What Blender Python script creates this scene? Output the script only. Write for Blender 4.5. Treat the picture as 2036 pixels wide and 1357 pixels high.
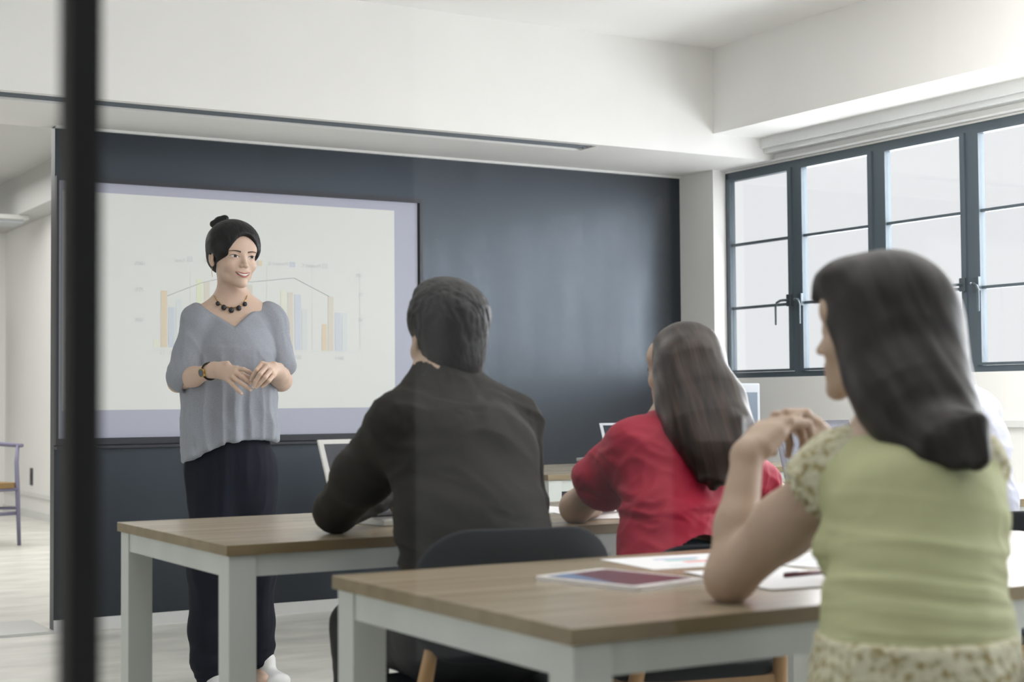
import bpy, bmesh, math, random
import numpy as np
from mathutils import Vector, Matrix
random.seed(7); RNG = np.random.RandomState(11)
for o in list(bpy.data.objects): bpy.data.objects.remove(o)
scn = bpy.context.scene
COL = scn.collection

# ------------------------------------------------------------------ camera, world, lights, exposure
FPX, YAW, PIT, ROL, CAMH = 3112., math.radians(30.70), math.radians(2.166), math.radians(-.44), 1.06
cf = np.array([math.sin(YAW)*math.cos(PIT), math.cos(YAW)*math.cos(PIT), math.sin(PIT)])
r0 = np.array([math.cos(YAW), -math.sin(YAW), 0.]); u0 = np.cross(r0, cf)
cr = math.cos(ROL)*r0 + math.sin(ROL)*u0; cu = -math.sin(ROL)*r0 + math.cos(ROL)*u0
CP = np.array([0., 0., CAMH])
cam = bpy.data.cameras.new('camera'); camo = bpy.data.objects.new('camera', cam); COL.objects.link(camo)
camo.matrix_world = Matrix(((cr[0], cu[0], -cf[0], 0), (cr[1], cu[1], -cf[1], 0), (cr[2], cu[2], -cf[2], CAMH), (0, 0, 0, 1)))
cam.sensor_width = 36; cam.sensor_fit = 'HORIZONTAL'; cam.lens = FPX/2036*36; cam.clip_start = .05
cam.dof.use_dof = True; cam.dof.focus_distance = 5.75; cam.dof.aperture_fstop = 4.2
scn.camera = camo
w = bpy.data.worlds.new('world'); scn.world = w; w.use_nodes = True
bg = w.node_tree.nodes['Background']; bg.inputs[0].default_value = (.96, .98, 1.0, 1); bg.inputs[1].default_value = .96
vs = scn.view_settings; vs.view_transform = 'Standard'; vs.look = 'None'; vs.exposure = 0; vs.gamma = 1; vs.use_curve_mapping = False

def area(name, loc, direction, sx, sy, power, color=(1, 1, 1)):
    l = bpy.data.lights.new(name, 'AREA'); l.shape = 'RECTANGLE'; l.size = sx; l.size_y = sy; l.energy = power; l.color = color
    o = bpy.data.objects.new(name, l); COL.objects.link(o); o.location = loc
    o.rotation_euler = Vector(direction).to_track_quat('-Z', 'Y').to_euler(); return o
# daylight through the window wall (right), then added fill lights with no visible source
area('window_daylight', (5.86, 1.8, 1.80), (-1, 0, -.32), 9.6, 1.35, 350, (.95, .97, 1.0))
area('classroom_fill', (2.2, 2.4, 2.88), (0, 0, -1), 3.4, 2.6, 40, (1, .98, .95))  # added overhead fill for the room, no fixture in view
area('window_wall_fill', (4.0, 3.3, 2.80), (1, -.38, -.75), .5, 4.6, 165, (1, .99, .97))  # added wash to brighten the right wall, not a fixture of the room
area('left_side_fill', (-2.9, 4.6, 1.5), (1, 0, -.1), 5.0, 1.8, 18, (.97, .99, 1.0))  # added fill from the left, where no window is built
area('corridor_fill', (1.0, -1.2, 2.6), (.15, .9, -1), 2.0, 1.0, 5, (1, .98, .95))  # weak added fill from behind the camera
area('next_room_fill', (1.6, 11.5, 3.0), (0, 0, -1), 3.0, 6.0, 145, (1, .98, .95))  # added overhead fill to light the next room

# ------------------------------------------------------------------ pixel <-> world measuring helpers (2036 x 1357)
def ray(x, y): return cf + (x-1018)/FPX*cr - (y-678.5)/FPX*cu
def at(x, y, ax, v):
    d = ray(x, y); return CP + (v-CP[ax])/d[ax]*d
def J(x, y, t): return CP + t*ray(x, y)          # point at depth t (metres) behind pixel x, y

# ------------------------------------------------------------------ materials
MATS = {}
def mat(name, col, rough=.5, metal=0., noise=None, bump=None, spec=.5, emit=None, sss=0., wood=None, coat=0.):
    if name in MATS: return MATS[name]
    m = bpy.data.materials.new(name); m.use_nodes = True; nt = m.node_tree; N = nt.nodes; L = nt.links
    b = N['Principled BSDF']; b.inputs['Base Color'].default_value = (*col, 1); b.inputs['Roughness'].default_value = rough
    b.inputs['Metallic'].default_value = metal; b.inputs['Specular IOR Level'].default_value = spec
    if coat: b.inputs['Coat Weight'].default_value = coat; b.inputs['Coat Roughness'].default_value = .15
    if emit: b.inputs['Emission Color'].default_value = (*emit[0], 1); b.inputs['Emission Strength'].default_value = emit[1]
    if sss:
        b.inputs['Subsurface Weight'].default_value = sss; b.inputs['Subsurface Radius'].default_value = (1, .35, .2); b.inputs['Subsurface Scale'].default_value = .006
    tc = N.new('ShaderNodeTexCoord')
    def ntex(scale, vec3=(1, 1, 1), det=4):
        mp = N.new('ShaderNodeMapping'); mp.inputs['Scale'].default_value = vec3; L.new(tc.outputs['Object'], mp.inputs[0])
        t = N.new('ShaderNodeTexNoise'); t.inputs['Scale'].default_value = scale; t.inputs['Detail'].default_value = det; L.new(mp.outputs[0], t.inputs[0]); return t
    if noise:   # (scale, amount, vec3 stretch)
        t = ntex(noise[0], noise[2] if len(noise) > 2 else (1, 1, 1))
        r = N.new('ShaderNodeMapRange'); r.inputs[1].default_value = .3; r.inputs[2].default_value = .7
        r.inputs[3].default_value = 1-noise[1]; r.inputs[4].default_value = 1+noise[1]; L.new(t.outputs[0], r.inputs[0])
        v = N.new('ShaderNodeVectorMath'); v.operation = 'SCALE'; v.inputs[0].default_value = col; L.new(r.outputs[0], v.inputs['Scale']); L.new(v.outputs[0], b.inputs['Base Color'])
    if bump:    # (scale, strength, distance, vec3)
        t = ntex(bump[0], bump[3] if len(bump) > 3 else (1, 1, 1), 6)
        bp = N.new('ShaderNodeBump'); bp.inputs['Strength'].default_value = bump[1]; bp.inputs['Distance'].default_value = bump[2]
        L.new(t.outputs[0], bp.inputs['Height']); L.new(bp.outputs[0], b.inputs['Normal'])
    MATS[name] = m; return m
def s(r, g, b):  # sRGB 0-255 to linear
    return tuple(((c/255)/12.92 if c/255 <= .04045 else ((c/255+.055)/1.055)**2.4) for c in (r, g, b))

WALL = mat('white_plaster', s(240, 240, 238), .75, noise=(3, .015), bump=(60, .05, .002))
CEIL = mat('ceiling_paint', s(240, 240, 239), .8, noise=(2, .01))
def black_wall_mat():
    m = mat('blackboard_paint', s(17, 19, 26), .42, noise=(1.6, .30, (1, 1, 1)), spec=.82)
    nt = m.node_tree; N = nt.nodes; L = nt.links; b = N['Principled BSDF']
    tc = N.new('ShaderNodeTexCoord'); mp = N.new('ShaderNodeMapping'); mp.inputs['Scale'].default_value = (5, 1, .7); L.new(tc.outputs['Object'], mp.inputs[0])
    t = N.new('ShaderNodeTexNoise'); t.inputs['Scale'].default_value = 2.2; t.inputs['Detail'].default_value = 3; t.inputs['Roughness'].default_value = .5; L.new(mp.outputs[0], t.inputs[0])
    r = N.new('ShaderNodeMapRange'); r.inputs[1].default_value = .3; r.inputs[2].default_value = .7; r.inputs[3].default_value = .29; r.inputs[4].default_value = .36
    b.inputs['Specular Tint'].default_value = (.74, .87, 1.0, 1)
    L.new(t.outputs[0], r.inputs[0]); L.new(r.outputs[0], b.inputs['Roughness']); return m
BLACKW = black_wall_mat()
FLOOR = mat('grey_concrete_floor', s(226, 225, 218), .34, noise=(2.3, .16, (1, 2.5, 1)), bump=(14, .08, .004), spec=.45)
FRAME = mat('grey_window_frame', s(88, 100, 108), .45, metal=.1)
MULL = mat('black_steel_frame', s(26, 27, 28), .6, spec=.3)
SKIRT = mat('white_skirting', s(222, 223, 222), .5)
WHITEW = mat('white_painted_wood', s(198, 204, 200), .45, noise=(9, .05, (1, 1, .1)))
BLKPL = mat('black_upholstery', s(26, 29, 34), .75, spec=.2)
STEEL = mat('brushed_steel', s(190, 195, 200), .3, metal=.9)
def wood(name, c1, c2, rough, axis=0, scale=1.0):
    m = mat(name, c1, rough); nt = m.node_tree; N = nt.nodes; L = nt.links; b = N['Principled BSDF']
    tc = N.new('ShaderNodeTexCoord'); mp = N.new('ShaderNodeMapping')
    sc = [9*scale, 9*scale, 9*scale]; sc[axis] = .8*scale; mp.inputs['Scale'].default_value = sc; L.new(tc.outputs['Object'], mp.inputs[0])
    t = N.new('ShaderNodeTexNoise'); t.inputs['Scale'].default_value = 2.2; t.inputs['Detail'].default_value = 7; t.inputs['Distortion'].default_value = .4; L.new(mp.outputs[0], t.inputs[0])
    r = N.new('ShaderNodeValToRGB'); r.color_ramp.elements[0].position = .32; r.color_ramp.elements[0].color = (*c2, 1)
    r.color_ramp.elements[1].position = .66; r.color_ramp.elements[1].color = (*c1, 1); L.new(t.outputs[0], r.inputs[0]); L.new(r.outputs[0], b.inputs['Base Color'])
    return m
OAK = wood('oak_laminate_top', s(166, 154, 132), s(146, 133, 110), .26)
OAKE = wood('oak_edge', s(140, 126, 96), s(120, 104, 76), .45)
BEECH = wood('beech_chair_leg', s(178, 142, 98), s(150, 116, 76), .45, 2)
def glass_mat(name, tint, amt=1.0):
    m = bpy.data.materials.new(name); m.use_nodes = True; nt = m.node_tree; N = nt.nodes; L = nt.links; N.remove(N['Principled BSDF'])
    out = N['Material Output']; tr = N.new('ShaderNodeBsdfTransparent'); tr.inputs[0].default_value = (*tint, 1)
    gl = N.new('ShaderNodeBsdfGlossy'); gl.inputs['Roughness'].default_value = .02; ge = N.new('ShaderNodeNewGeometry'); dt = N.new('ShaderNodeVectorMath'); dt.operation = 'DOT_PRODUCT'; L.new(ge.outputs['Normal'], dt.inputs[0]); L.new(ge.outputs['Incoming'], dt.inputs[1])
    def mth(op, a, b2=None):
        q = N.new('ShaderNodeMath'); q.operation = op; L.new(a, q.inputs[0])
        if b2 is not None: q.inputs[1].default_value = b2
        return q.outputs[0]
    c1 = mth('ABSOLUTE', dt.outputs['Value']); q = N.new('ShaderNodeMath'); q.operation = 'SUBTRACT'; q.inputs[0].default_value = 1; L.new(c1, q.inputs[1])
    mu = N.new('ShaderNodeMath'); mu.operation = 'MULTIPLY_ADD'; mu.inputs[1].default_value = .96*amt; mu.inputs[2].default_value = .04*amt; L.new(mth('POWER', q.outputs[0], 5.), mu.inputs[0])   # Schlick, same from both sides
    mx = N.new('ShaderNodeMixShader'); L.new(mu.outputs[0], mx.inputs[0]); L.new(tr.outputs[0], mx.inputs[1]); L.new(gl.outputs[0], mx.inputs[2]); L.new(mx.outputs[0], out.inputs[0])
    MATS[name] = m; return m
GLASS = glass_mat('partition_glass', (.985, .985, .985), .30)
WGLASS = glass_mat('window_glass', (.985, .985, .985), .8)

# ------------------------------------------------------------------ object helpers
TM = {}
def tag(o, label=None, cat=None, group=None, kind=None):
    if label: o['label'] = label
    if cat: o['category'] = cat
    if group: o['group'] = group
    if kind: o['kind'] = kind
    return o
def thing(name, label, cat, loc=(0, 0, 0), rz=0., group=None, kind=None):
    o = bpy.data.objects.new(name, None); COL.objects.link(o); o.location = loc; o.rotation_euler = (0, 0, rz); o.empty_display_size = .1
    TM[o.name] = Matrix.Translation(loc) @ Matrix.Rotation(rz, 4, 'Z'); return tag(o, label, cat, group, kind)
def obj(name, me, m, parent=None, world=False, smooth=False):
    if isinstance(me, bmesh.types.BMesh):
        bm = me; me = bpy.data.meshes.new(name); bm.to_mesh(me); bm.free()
    for mm in (m if isinstance(m, (list, tuple)) else [m]): me.materials.append(mm)
    if smooth: me.polygons.foreach_set('use_smooth', [True]*len(me.polygons))
    o = bpy.data.objects.new(name, me); COL.objects.link(o)
    if parent is not None:
        o.parent = parent; root = parent
        while root.parent: root = root.parent
        if world: me.transform(TM[root.name].inverted())
    return o
def copy_tree(o, parent=None):
    c = o.copy(); COL.objects.link(c); c.parent = parent
    for ch in list(o.children): copy_tree(ch, c)
    return c
def box(bm, x0, y0, z0, x1, y1, z1, bev=0., M=None):
    r = bmesh.ops.create_cube(bm, size=1)
    vs_ = r['verts']; bmesh.ops.scale(bm, vec=(abs(x1-x0), abs(y1-y0), abs(z1-z0)), verts=vs_)
    bmesh.ops.translate(bm, vec=((x0+x1)/2, (y0+y1)/2, (z0+z1)/2), verts=vs_)
    if M is not None: bmesh.ops.transform(bm, matrix=M, verts=vs_)
    if bev:
        es = list({e for v in vs_ for e in v.link_edges}); bmesh.ops.bevel(bm, geom=es, offset=bev, segments=2, affect='EDGES', profile=.6)
    return bm
def B(*a, bev=0.): return box(bmesh.new(), *a, bev=bev)
def tube(bm, pts, rads, seg=12, cap=True):
    pts = [Vector(p) for p in pts]; n = len(pts)
    if not isinstance(rads, (list, tuple)): rads = [rads]*n
    rings = []; up = None
    for i, p in enumerate(pts):
        t = (pts[min(i+1, n-1)]-pts[max(i-1, 0)]).normalized()
        if up is None: up = t.orthogonal().normalized()
        up = (up - t*up.dot(t)).normalized(); sd = t.cross(up)
        rr = rads[i] if isinstance(rads[i], (tuple, list)) else (rads[i], rads[i])
        rings.append([bm.verts.new(p+up*math.cos(a)*rr[0]+sd*math.sin(a)*rr[1]) for a in [k*2*math.pi/seg for k in range(seg)]])
    for a, b in zip(rings, rings[1:]):
        for k in range(seg): bm.faces.new((a[k], a[(k+1) % seg], b[(k+1) % seg], b[k]))
    if cap: bm.faces.new(rings[0][::-1]); bm.faces.new(rings[-1])
    return bm
def rounded_rect(w, h, r, n=6):
    pts = []
    for cx, cy, a0 in ((w/2-r, h/2-r, 0), (-w/2+r, h/2-r, 90), (-w/2+r, -h/2+r, 180), (w/2-r, -h/2+r, 270)):
        for k in range(n+1):
            a = math.radians(a0+90*k/n); pts.append((cx+r*math.cos(a), cy+r*math.sin(a)))
    return pts
def slab(bm, outline, f0, f1):   # outline (u,v) -> point functions of the two faces
    a = [bm.verts.new(f0(u, v)) for u, v in outline]; b = [bm.verts.new(f1(u, v)) for u, v in outline]
    n = len(a)
    for k in range(n): bm.faces.new((a[k], a[(k+1) % n], b[(k+1) % n], b[k]))
    bm.faces.new(a[::-1]); bm.faces.new(b); bmesh.ops.recalc_face_normals(bm, faces=bm.faces); return bm
def struct(name, bm, m, parent=None):
    o = obj(name, bm, m, parent)
    if parent is None: o['kind'] = 'structure'
    return o
# ------------------------------------------------------------------ room shell
YB, XW, XC, ZC, ZH = 7.345, 5.60, 5.51, 2.935, 2.36
struct('floor', B(-3.2, -3.2, -.12, 5.9, 17.2, 0), FLOOR)
struct('ceiling', B(-3.2, -3.2, ZC, 5.9, 6.6, ZC+.12), CEIL)
# blackboard wall, header above it, skirting
struct('wall_back', B(1.885, YB, 0, 5.64, YB+.07, ZH), BLACKW)
bk = thing('trim_1', None, None); bk['kind'] = 'structure'
b = B(-3.2, 6.6, ZH, 5.6, 6.645, ZC+.12); box(b, -3.2, 6.645, ZH+.05, 5.9, YB+.07, ZC+.35); box(b, -3.2, 6.805, ZH, 5.9, YB+.07, ZH+.05); box(b, 4.46, 6.645, ZH, 5.6, 6.805, ZH+.05)
obj('bulkhead', b, WALL, bk)
g = mat('grey_slot_metal', s(120, 128, 136), .5)
b = bmesh.new(); box(b, -3.1, 6.65, ZH+.03, 4.46, 6.80, ZH+.045)
obj('slot_recess', b, g, bk)
for k, yy in enumerate((6.685, 6.725, 6.765)):
    obj('slot_fin', B(-3.1, yy-.003, ZH+.004, 4.455, yy+.003, ZH+.03), g, bk)
obj('board_top_bead', B(1.885, YB-.02, ZH-.012, XC, YB, ZH), SKIRT, bk)
struct('baseboard_back', B(1.885, YB-.014, 0, 5.6, YB, .058), SKIRT)
struct('trim_2', B(-3.0, YB-.02, 0, 1.885, YB+.42, .012), mat('white_threshold', s(205, 206, 204), .5))
# window wall
YM = [7.06 - .62*i*1.0 for i in range(13)]
WY0, WY1, WZ0, WZ1 = 7.06-8*1.236, 7.06, 1.175, 2.345
b = B(XW, -3.2, 0, XW+.22, 7.345, WZ0); box(b, XW, -3.2, WZ1, XW+.22, 7.345, ZC); box(b, XW, WY1, WZ0, XW+.05, 7.345, WZ1); box(b, XW, -3.2, WZ0, XW+.22, WY0, WZ1)
struct('wall_right', b, WALL)
struct('wall_right_pier', B(XC, 7.03, 0, XW, YB, ZH), WALL)
struct('trim_3', B(5.18, -3.2, 2.475, XW, 6.6, ZC), WALL)              # dropped beam above the windows
b = B(XW-.10, -3.2, 2.42, XW, 7.03, 2.475); box(b, XW-.075, -3.2, 2.395, XW, 7.03, 2.425); box(b, XW-.035, -3.2, 2.352, XW, 7.03, 2.362)
struct('trim_4', b, mat('white_blind_box', s(222, 224, 224), .5))
struct('trim_5', B(XW-.035, -3.2, .92, XW, 5.35, .95), SKIRT)
struct('baseboard_right', B(XW-.014, -3.2, 0, XW, 7.03, .06), SKIRT)
# windows: four bays of two casements with three panes each, every bay one window
def bar(b, y0, y1, z0, z1, x0, x1): box(b, x0, y0, z0, x1, y1, z1)
nb = 8
for i in range(nb):
    y1 = 7.06-i*1.236; y0 = y1-1.236
    wn = thing('window_%d' % (i+1), None, None, (XW, y0, WZ0)); wn['kind'] = 'structure'
    X0, X1 = .012, .062
    def loc(bm): return bm
    H = WZ1-WZ0; W = y1-y0
    b = bmesh.new(); box(b, X0, 0, 0, X1, W, .03); box(b, X0, 0, H-.035, X1, W, H)
    box(b, X0, W-.035, .03, X1, W, H-.035); box(b, X0, 0, .03, X1, .03, H-.035); box(b, X0, W/2-.028, .03, X1, W/2+.028, H-.035)
    obj('window_frame', b, FRAME, wn)
    for sgn, (a0, a1) in ((1, (W/2+.028, W-.035)), (-1, (.03, W/2-.028))):
        b = bmesh.new(); q0, q1 = X0-.012, X0+.028; zz0, zz1 = .032, H-.037; t_ = .03
        box(b, q0, a0, zz0, q1, a0+t_, zz1); box(b, q0, a1-t_, zz0, q1, a1, zz1); box(b, q0, a0+t_, zz0, q1, a1-t_, zz0+.012); box(b, q0, a0+t_, zz1-.014, q1, a1-t_, zz1)
        sh = obj('casement_sash', b, FRAME, wn)
        for zz in (1.570-WZ0, 1.930-WZ0): obj('glazing_bar', B(q0+.01, a0+t_, zz-.007, q1-.004, a1-t_, zz+.007), FRAME, sh)
        cuts = [zz0+.012, 1.563-WZ0, 1.577-WZ0, 1.923-WZ0, 1.937-WZ0, zz1-.014]
        for k in range(3): obj('pane', B(q0+.018, a0+t_, cuts[2*k], q0+.022, a1-t_, cuts[2*k+1]), WGLASS, sh)
        # lever handle beside the centre post
        yh = W/2+sgn*.042; b = bmesh.new(); zz = 1.575-WZ0
        box(b, q0-.016, yh-.018, zz-.02, q0, yh+.018, zz+.045, .003)
        tube(b, [(q0-.012, yh, zz+.012), (q0-.045, yh, zz+.012), (q0-.055, yh+sgn*.02, zz+.010), (q0-.058, yh+sgn*.045, zz+.0), (q0-.058, yh+sgn*.055, zz-.02), (q0-.058, yh+sgn*.055, zz-.12)], [.007, .007, .007, .0065, .006, .005], 8)
        obj('window_handle', b, mat('handle_metal', s(96, 106, 112), .35, metal=.6), sh)
# room behind / around the camera and next room
struct('wall_left', B(-3.2, -3.2, 0, -3.0, 17, 3.4), WALL)
b = B(-3.2, -3.2, 0, 2.55, -3.0, ZC); box(b, 3.85, -3.2, 0, 5.9, -3.0, ZC); box(b, 2.55, -3.2, 2.6, 3.85, -3.0, ZC); box(b, 2.55, -3.2, 0, 3.85, -3.0, .06)
struct('wall_rear', b, mat('dark_grey_wall', s(52, 54, 58), .8))  # unseen wall, kept dark so the partition reflects little of it
d2 = thing('reflection_opening', None, None, (2.55, -3.1, 0)); d2['kind'] = 'structure'  # unseen glazed opening added so the partition glass reflects a bright band
b = B(0, -.03, .06, .05, .03, 2.6); box(b, 1.25, -.03, .06, 1.3, .03, 2.6); box(b, .05, -.03, 2.55, 1.25, .03, 2.6); box(b, .05, -.03, .06, 1.25, .03, .11)
obj('opening_frame', b, FRAME, d2); obj('pane', B(.05, -.004, .11, 1.25, .004, 2.55), WGLASS, d2)
struct('wall_next_room', B(3.62, YB+.07, 0, 3.8, 16, 3.4), WALL)
struct('wall_far', B(-3.2, 16.0, 0, 3.8, 16.15, 3.4), WALL)
struct('ceiling_next_room', B(-3.2, YB+.07, 3.12, 3.8, 16, 3.25), mat('grey_ceiling', s(196, 197, 196), .8))
struct('trim_6', B(3.36, YB+.07, 2.77, 3.62, 16, 3.12), MATS['grey_ceiling'])
struct('baseboard_next_room', B(3.600, YB+.07, 0, 3.62, 16, .07), SKIRT)
struct('trim_7', B(3.598, YB+.07, .20, 3.62, 16, .235), SKIRT)
struct('far_window', box(B(2.93, 15.96, .60, 3.48, 16.0, 1.95), 2.98, 15.94, .65, 3.43, 15.97, 1.90), mat('dark_grey_frame', s(58, 64, 72), .5))  # dark window on the far end wall, built as solid panels
# ceiling lamp and socket in the next room
t = thing('ceiling_lamp', 'small white square ceiling lamp in the next room, left of the black post', 'lamp', (3.40, 14.6, 2.70))
obj('lamp_housing', B(-.26, -.22, .03, .06, .22, .07, bev=.006), SKIRT, t); obj('diffuser', B(-.22, -.18, 0, .02, .18, .03), mat('lamp_diffuser', s(190, 195, 200), .4), t)
t = thing('wall_socket', 'dark grey socket plate low on the white wall behind the lilac chair', 'socket', (3.62, 14.9, .30))
obj('plate', B(-.012, -.04, 0, 0, .04, .16, bev=.003), mat('dark_plate', s(60, 64, 68), .5), t); obj('rocker', B(-.016, -.02, .05, -.012, .02, .11), mat('dark_rocker', s(40, 43, 46), .4), t)
# glass partition in front of the camera
t = thing('glass_partition', 'clear glass partition with a blurred black vertical post at the left edge', 'partition', (0, 1.0, 0)); t['kind'] = 'thing'
xm = at(159, 600, 1, 1.0)[0]
obj('post', B(xm-.0105, -.014, 0, xm+.0105, .014, ZC, bev=.002), MULL, t)
obj('pane', B(xm-1.2, -.003, .02, xm-.0105, .003, ZC-.02), GLASS, t)
xe = at(1393, 600, 1, 1.0)[0]
obj('pane', B(xm+.0105, -.003, .02, 2.2, .003, ZC-.02), GLASS, t)
obj('rail', B(xm-1.2, -.02, 0, 2.2, .02, .02), MULL, t); obj('rail', B(xm-1.2, -.02, ZC-.02, 2.2, .02, ZC), MULL, t)

# ------------------------------------------------------------------ projection screen with its chart
t = thing('projection_screen', 'large wall screen with black frame showing a faint bar chart', 'screen', (0, YB, 0))
x0, x1, z0, z1 = 1.885, 3.786, .897, 2.103
obj('border', B(x0+.01, -.02, z0, x1-.012, 0, z1), mat('screen_grey_border', s(184, 187, 204), .6), t)
b = B(x0, -.034, z1, x1+.012, 0, z1+.02); box(b, x1-.004, -.034, z0-.02, x1+.012, 0, z1); box(b, x0, -.034, z0-.03, x1+.012, 0, z0); box(b, x0, -.034, z0, x0+.012, 0, z1)
obj('frame', b, mat('black_screen_frame', s(40, 42, 52), .4), t)
obj('tray', B(x0, -.055, z0-.05, x1+.012, 0, z0-.035, bev=.003), MATS['black_screen_frame'], t)
obj('projected_image', B(x0+.03, -.0215, 1.028, 3.638, -.0195, 2.056), mat('projected_light', s(214, 216, 212), .7, emit=(s(222, 228, 228), .16)), t)
def em(name, c): c = tuple(x*.5+y*.5 for x, y in zip(c, s(214, 216, 212))); return mat(name, c, .7, emit=(c, .16))
def wp(px, py): p = at(px, py, 1, YB-.022); return p[0], p[2]
def flat(name, quads, c, parent, dy=-.0225):
    bm = bmesh.new()
    for (xa, za, xb, zb) in quads: box(bm, xa, dy-.0004, za, xb, dy+.0004, zb)
    return obj(name, bm, em(name+'_%d' % (int(c[0]*1000)), c), parent)
ORG, YEL, BLU, LBL, TAN, LIM = s(214, 186, 140), s(222, 222, 196), s(176, 192, 214), s(200, 212, 216), s(206, 194, 176), s(216, 222, 178)
base_y = lambda px: 691+(px-320)*.021
for (a, c_, top, col) in ((305, 318, 676, YEL), (320, 332, 578, ORG), (335, 347, 611, BLU), (350, 361, 596, LBL), (391, 403, 555, LIM), (406, 417, 561, TAN), (421, 432, 590, BLU), (478, 489, 560, YEL), (491, 502, 567, TAN), (506, 517, 596, BLU),
                         (558, 568, 577, YEL), (572, 583, 582, TAN), (586, 598, 586, s(184, 194, 218)), (600, 611, 615, s(202, 208, 214)), (640, 650, 645, s(214, 206, 202)), (652, 663, 590, TAN), (666, 678, 622, s(186, 196, 218)), (680, 690, 623, LBL)):
    xa, zt = wp(a, top); xb, zb = wp(c_, base_y(a)); 
    flat('chart_bar', [(xa, zb, xb, zt)], col, t)
b = bmesh.new(); LP = [wp(*p) for p in ((333, 589), (400, 563), (430, 556), (500, 561), (585, 553), (655, 590))]
for p, q in zip(LP, LP[1:]): tube(b, [(p[0], -.0225, p[1]), (q[0], -.0225, q[1])], .0022, 6)
obj('chart_line', b, em('chart_line', s(160, 164, 166)), t)
for (a, c_, y_, col) in ((372, 383, 510, s(196, 198, 208)), (512, 521, 518, ORG), (576, 587, 521, s(182, 188, 212)), (641, 652, 524, s(200, 206, 208))):
    xa, za = wp(a, y_); xb, zb = wp(c_, y_+11); flat('legend_square', [(xa, zb, xb, za)], col, t)
b = bmesh.new()
xa, za = wp(298, 692); xb, zb = wp(715, 700.5); box(b, xa, -.0226, zb-.001, xb, -.0222, zb+.001)
for px in (378, 440, 530, 620, 715): xa, za = wp(px, 530); xb, zb = wp(px, base_y(px)); box(b, xa, -.0226, zb, xa+.0015, -.0222, za)
obj('grid_lines', b, em('grid_lines', s(204, 207, 206)), t)
def text(body, x, z, size, col, parent, name='chart_lettering', mirror=True, depth=-.0232):
    cu_ = bpy.data.curves.new(name, 'FONT'); cu_.body = body; cu_.size = size; cu_.extrude = .0002
    tmp = bpy.data.objects.new('tmp', cu_); COL.objects.link(tmp); dg = bpy.context.evaluated_depsgraph_get()
    me = bpy.data.meshes.new_from_object(tmp.evaluated_get(dg)); bpy.data.objects.remove(tmp)
    M = Matrix.Translation((x, depth, z)) @ Matrix.Rotation(math.pi/2, 4, 'X') @ Matrix.Scale(-1 if mirror else 1, 4, (1, 0, 0)); me.transform(M)
    return obj(name, me, em(name+'_ink', col), parent)
INK = s(188, 192, 194)
for body, px, py in (('Total', 369, 522), ('Product A', 447, 524), ('Product B', 573, 529), ('Product C', 638, 533), ('100%', 290, 528), ('75%', 286, 580), ('50%', 286, 640), ('2012 - 13', 358, 706), ('2013', 600, 714), ('2014', 684, 716), ('100', 722, 552), ('75', 722, 590), ('50', 722, 640)):
    x_, z_ = wp(px, py); text(body, x_, z_, .026, INK, t)
x_, z_ = wp(504, 384); text('HD', x_+.01, 2.073, .018, s(150, 153, 165), t, 'frame_lettering', False)

# ------------------------------------------------------------------ tables
def make_table(loc, L, Wd, label):
    t = thing('classroom_table', label, 'table', loc, 0, 'oak and white classroom tables')
    bm = B(0, 0, .721, L, Wd, .745, bev=.0015); me = bpy.data.meshes.new('tabletop')
    o = obj('tabletop', bm, [OAK, OAKE], t)
    for p in o.data.polygons:
        if abs(p.normal.z) < .5: p.material_index = 1
    b = B(.06, .012, .672, L-.06, .032, .721); box(b, .06, Wd-.032, .672, L-.06, Wd-.012, .721); box(b, .012, .06, .672, .032, Wd-.06, .721); box(b, L-.032, .06, .672, L-.012, Wd-.06, .721)
    obj('apron', b, WHITEW, t)
    lb = None
    for (x, y) in ((.008, .008), (.008, Wd-.073), (L-.073, .008), (L-.073, Wd-.073)):
        if lb is None: lb = obj('leg', B(0, 0, 0, .065, .065, .7205, bev=.002), WHITEW, t)
        else:
            o = lb.copy(); COL.objects.link(o); lb_ = o
            o.parent = t
            o.location = (x, y, 0); continue
        lb.location = (x, y, 0)
    return t
make_table((1.222, 3.295, 0), 1.60, .82, 'oak-topped white table with the laptop, behind the presenter-side of the man in black')['label'] = 'oak-topped white table that the man in the dark shirt leans on'
make_table((1.172, 1.82, 0), 1.72, .80, 'nearest oak-topped white table, with the tablet and papers on it')
make_table((2.885, 3.35, 0), 1.60, .82, 'white table at the right, in front of the man in the pale shirt')
make_table((3.49, 5.59, 0), 1.60, .90, 'farthest oak-topped table, beside the blackboard wall')

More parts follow.
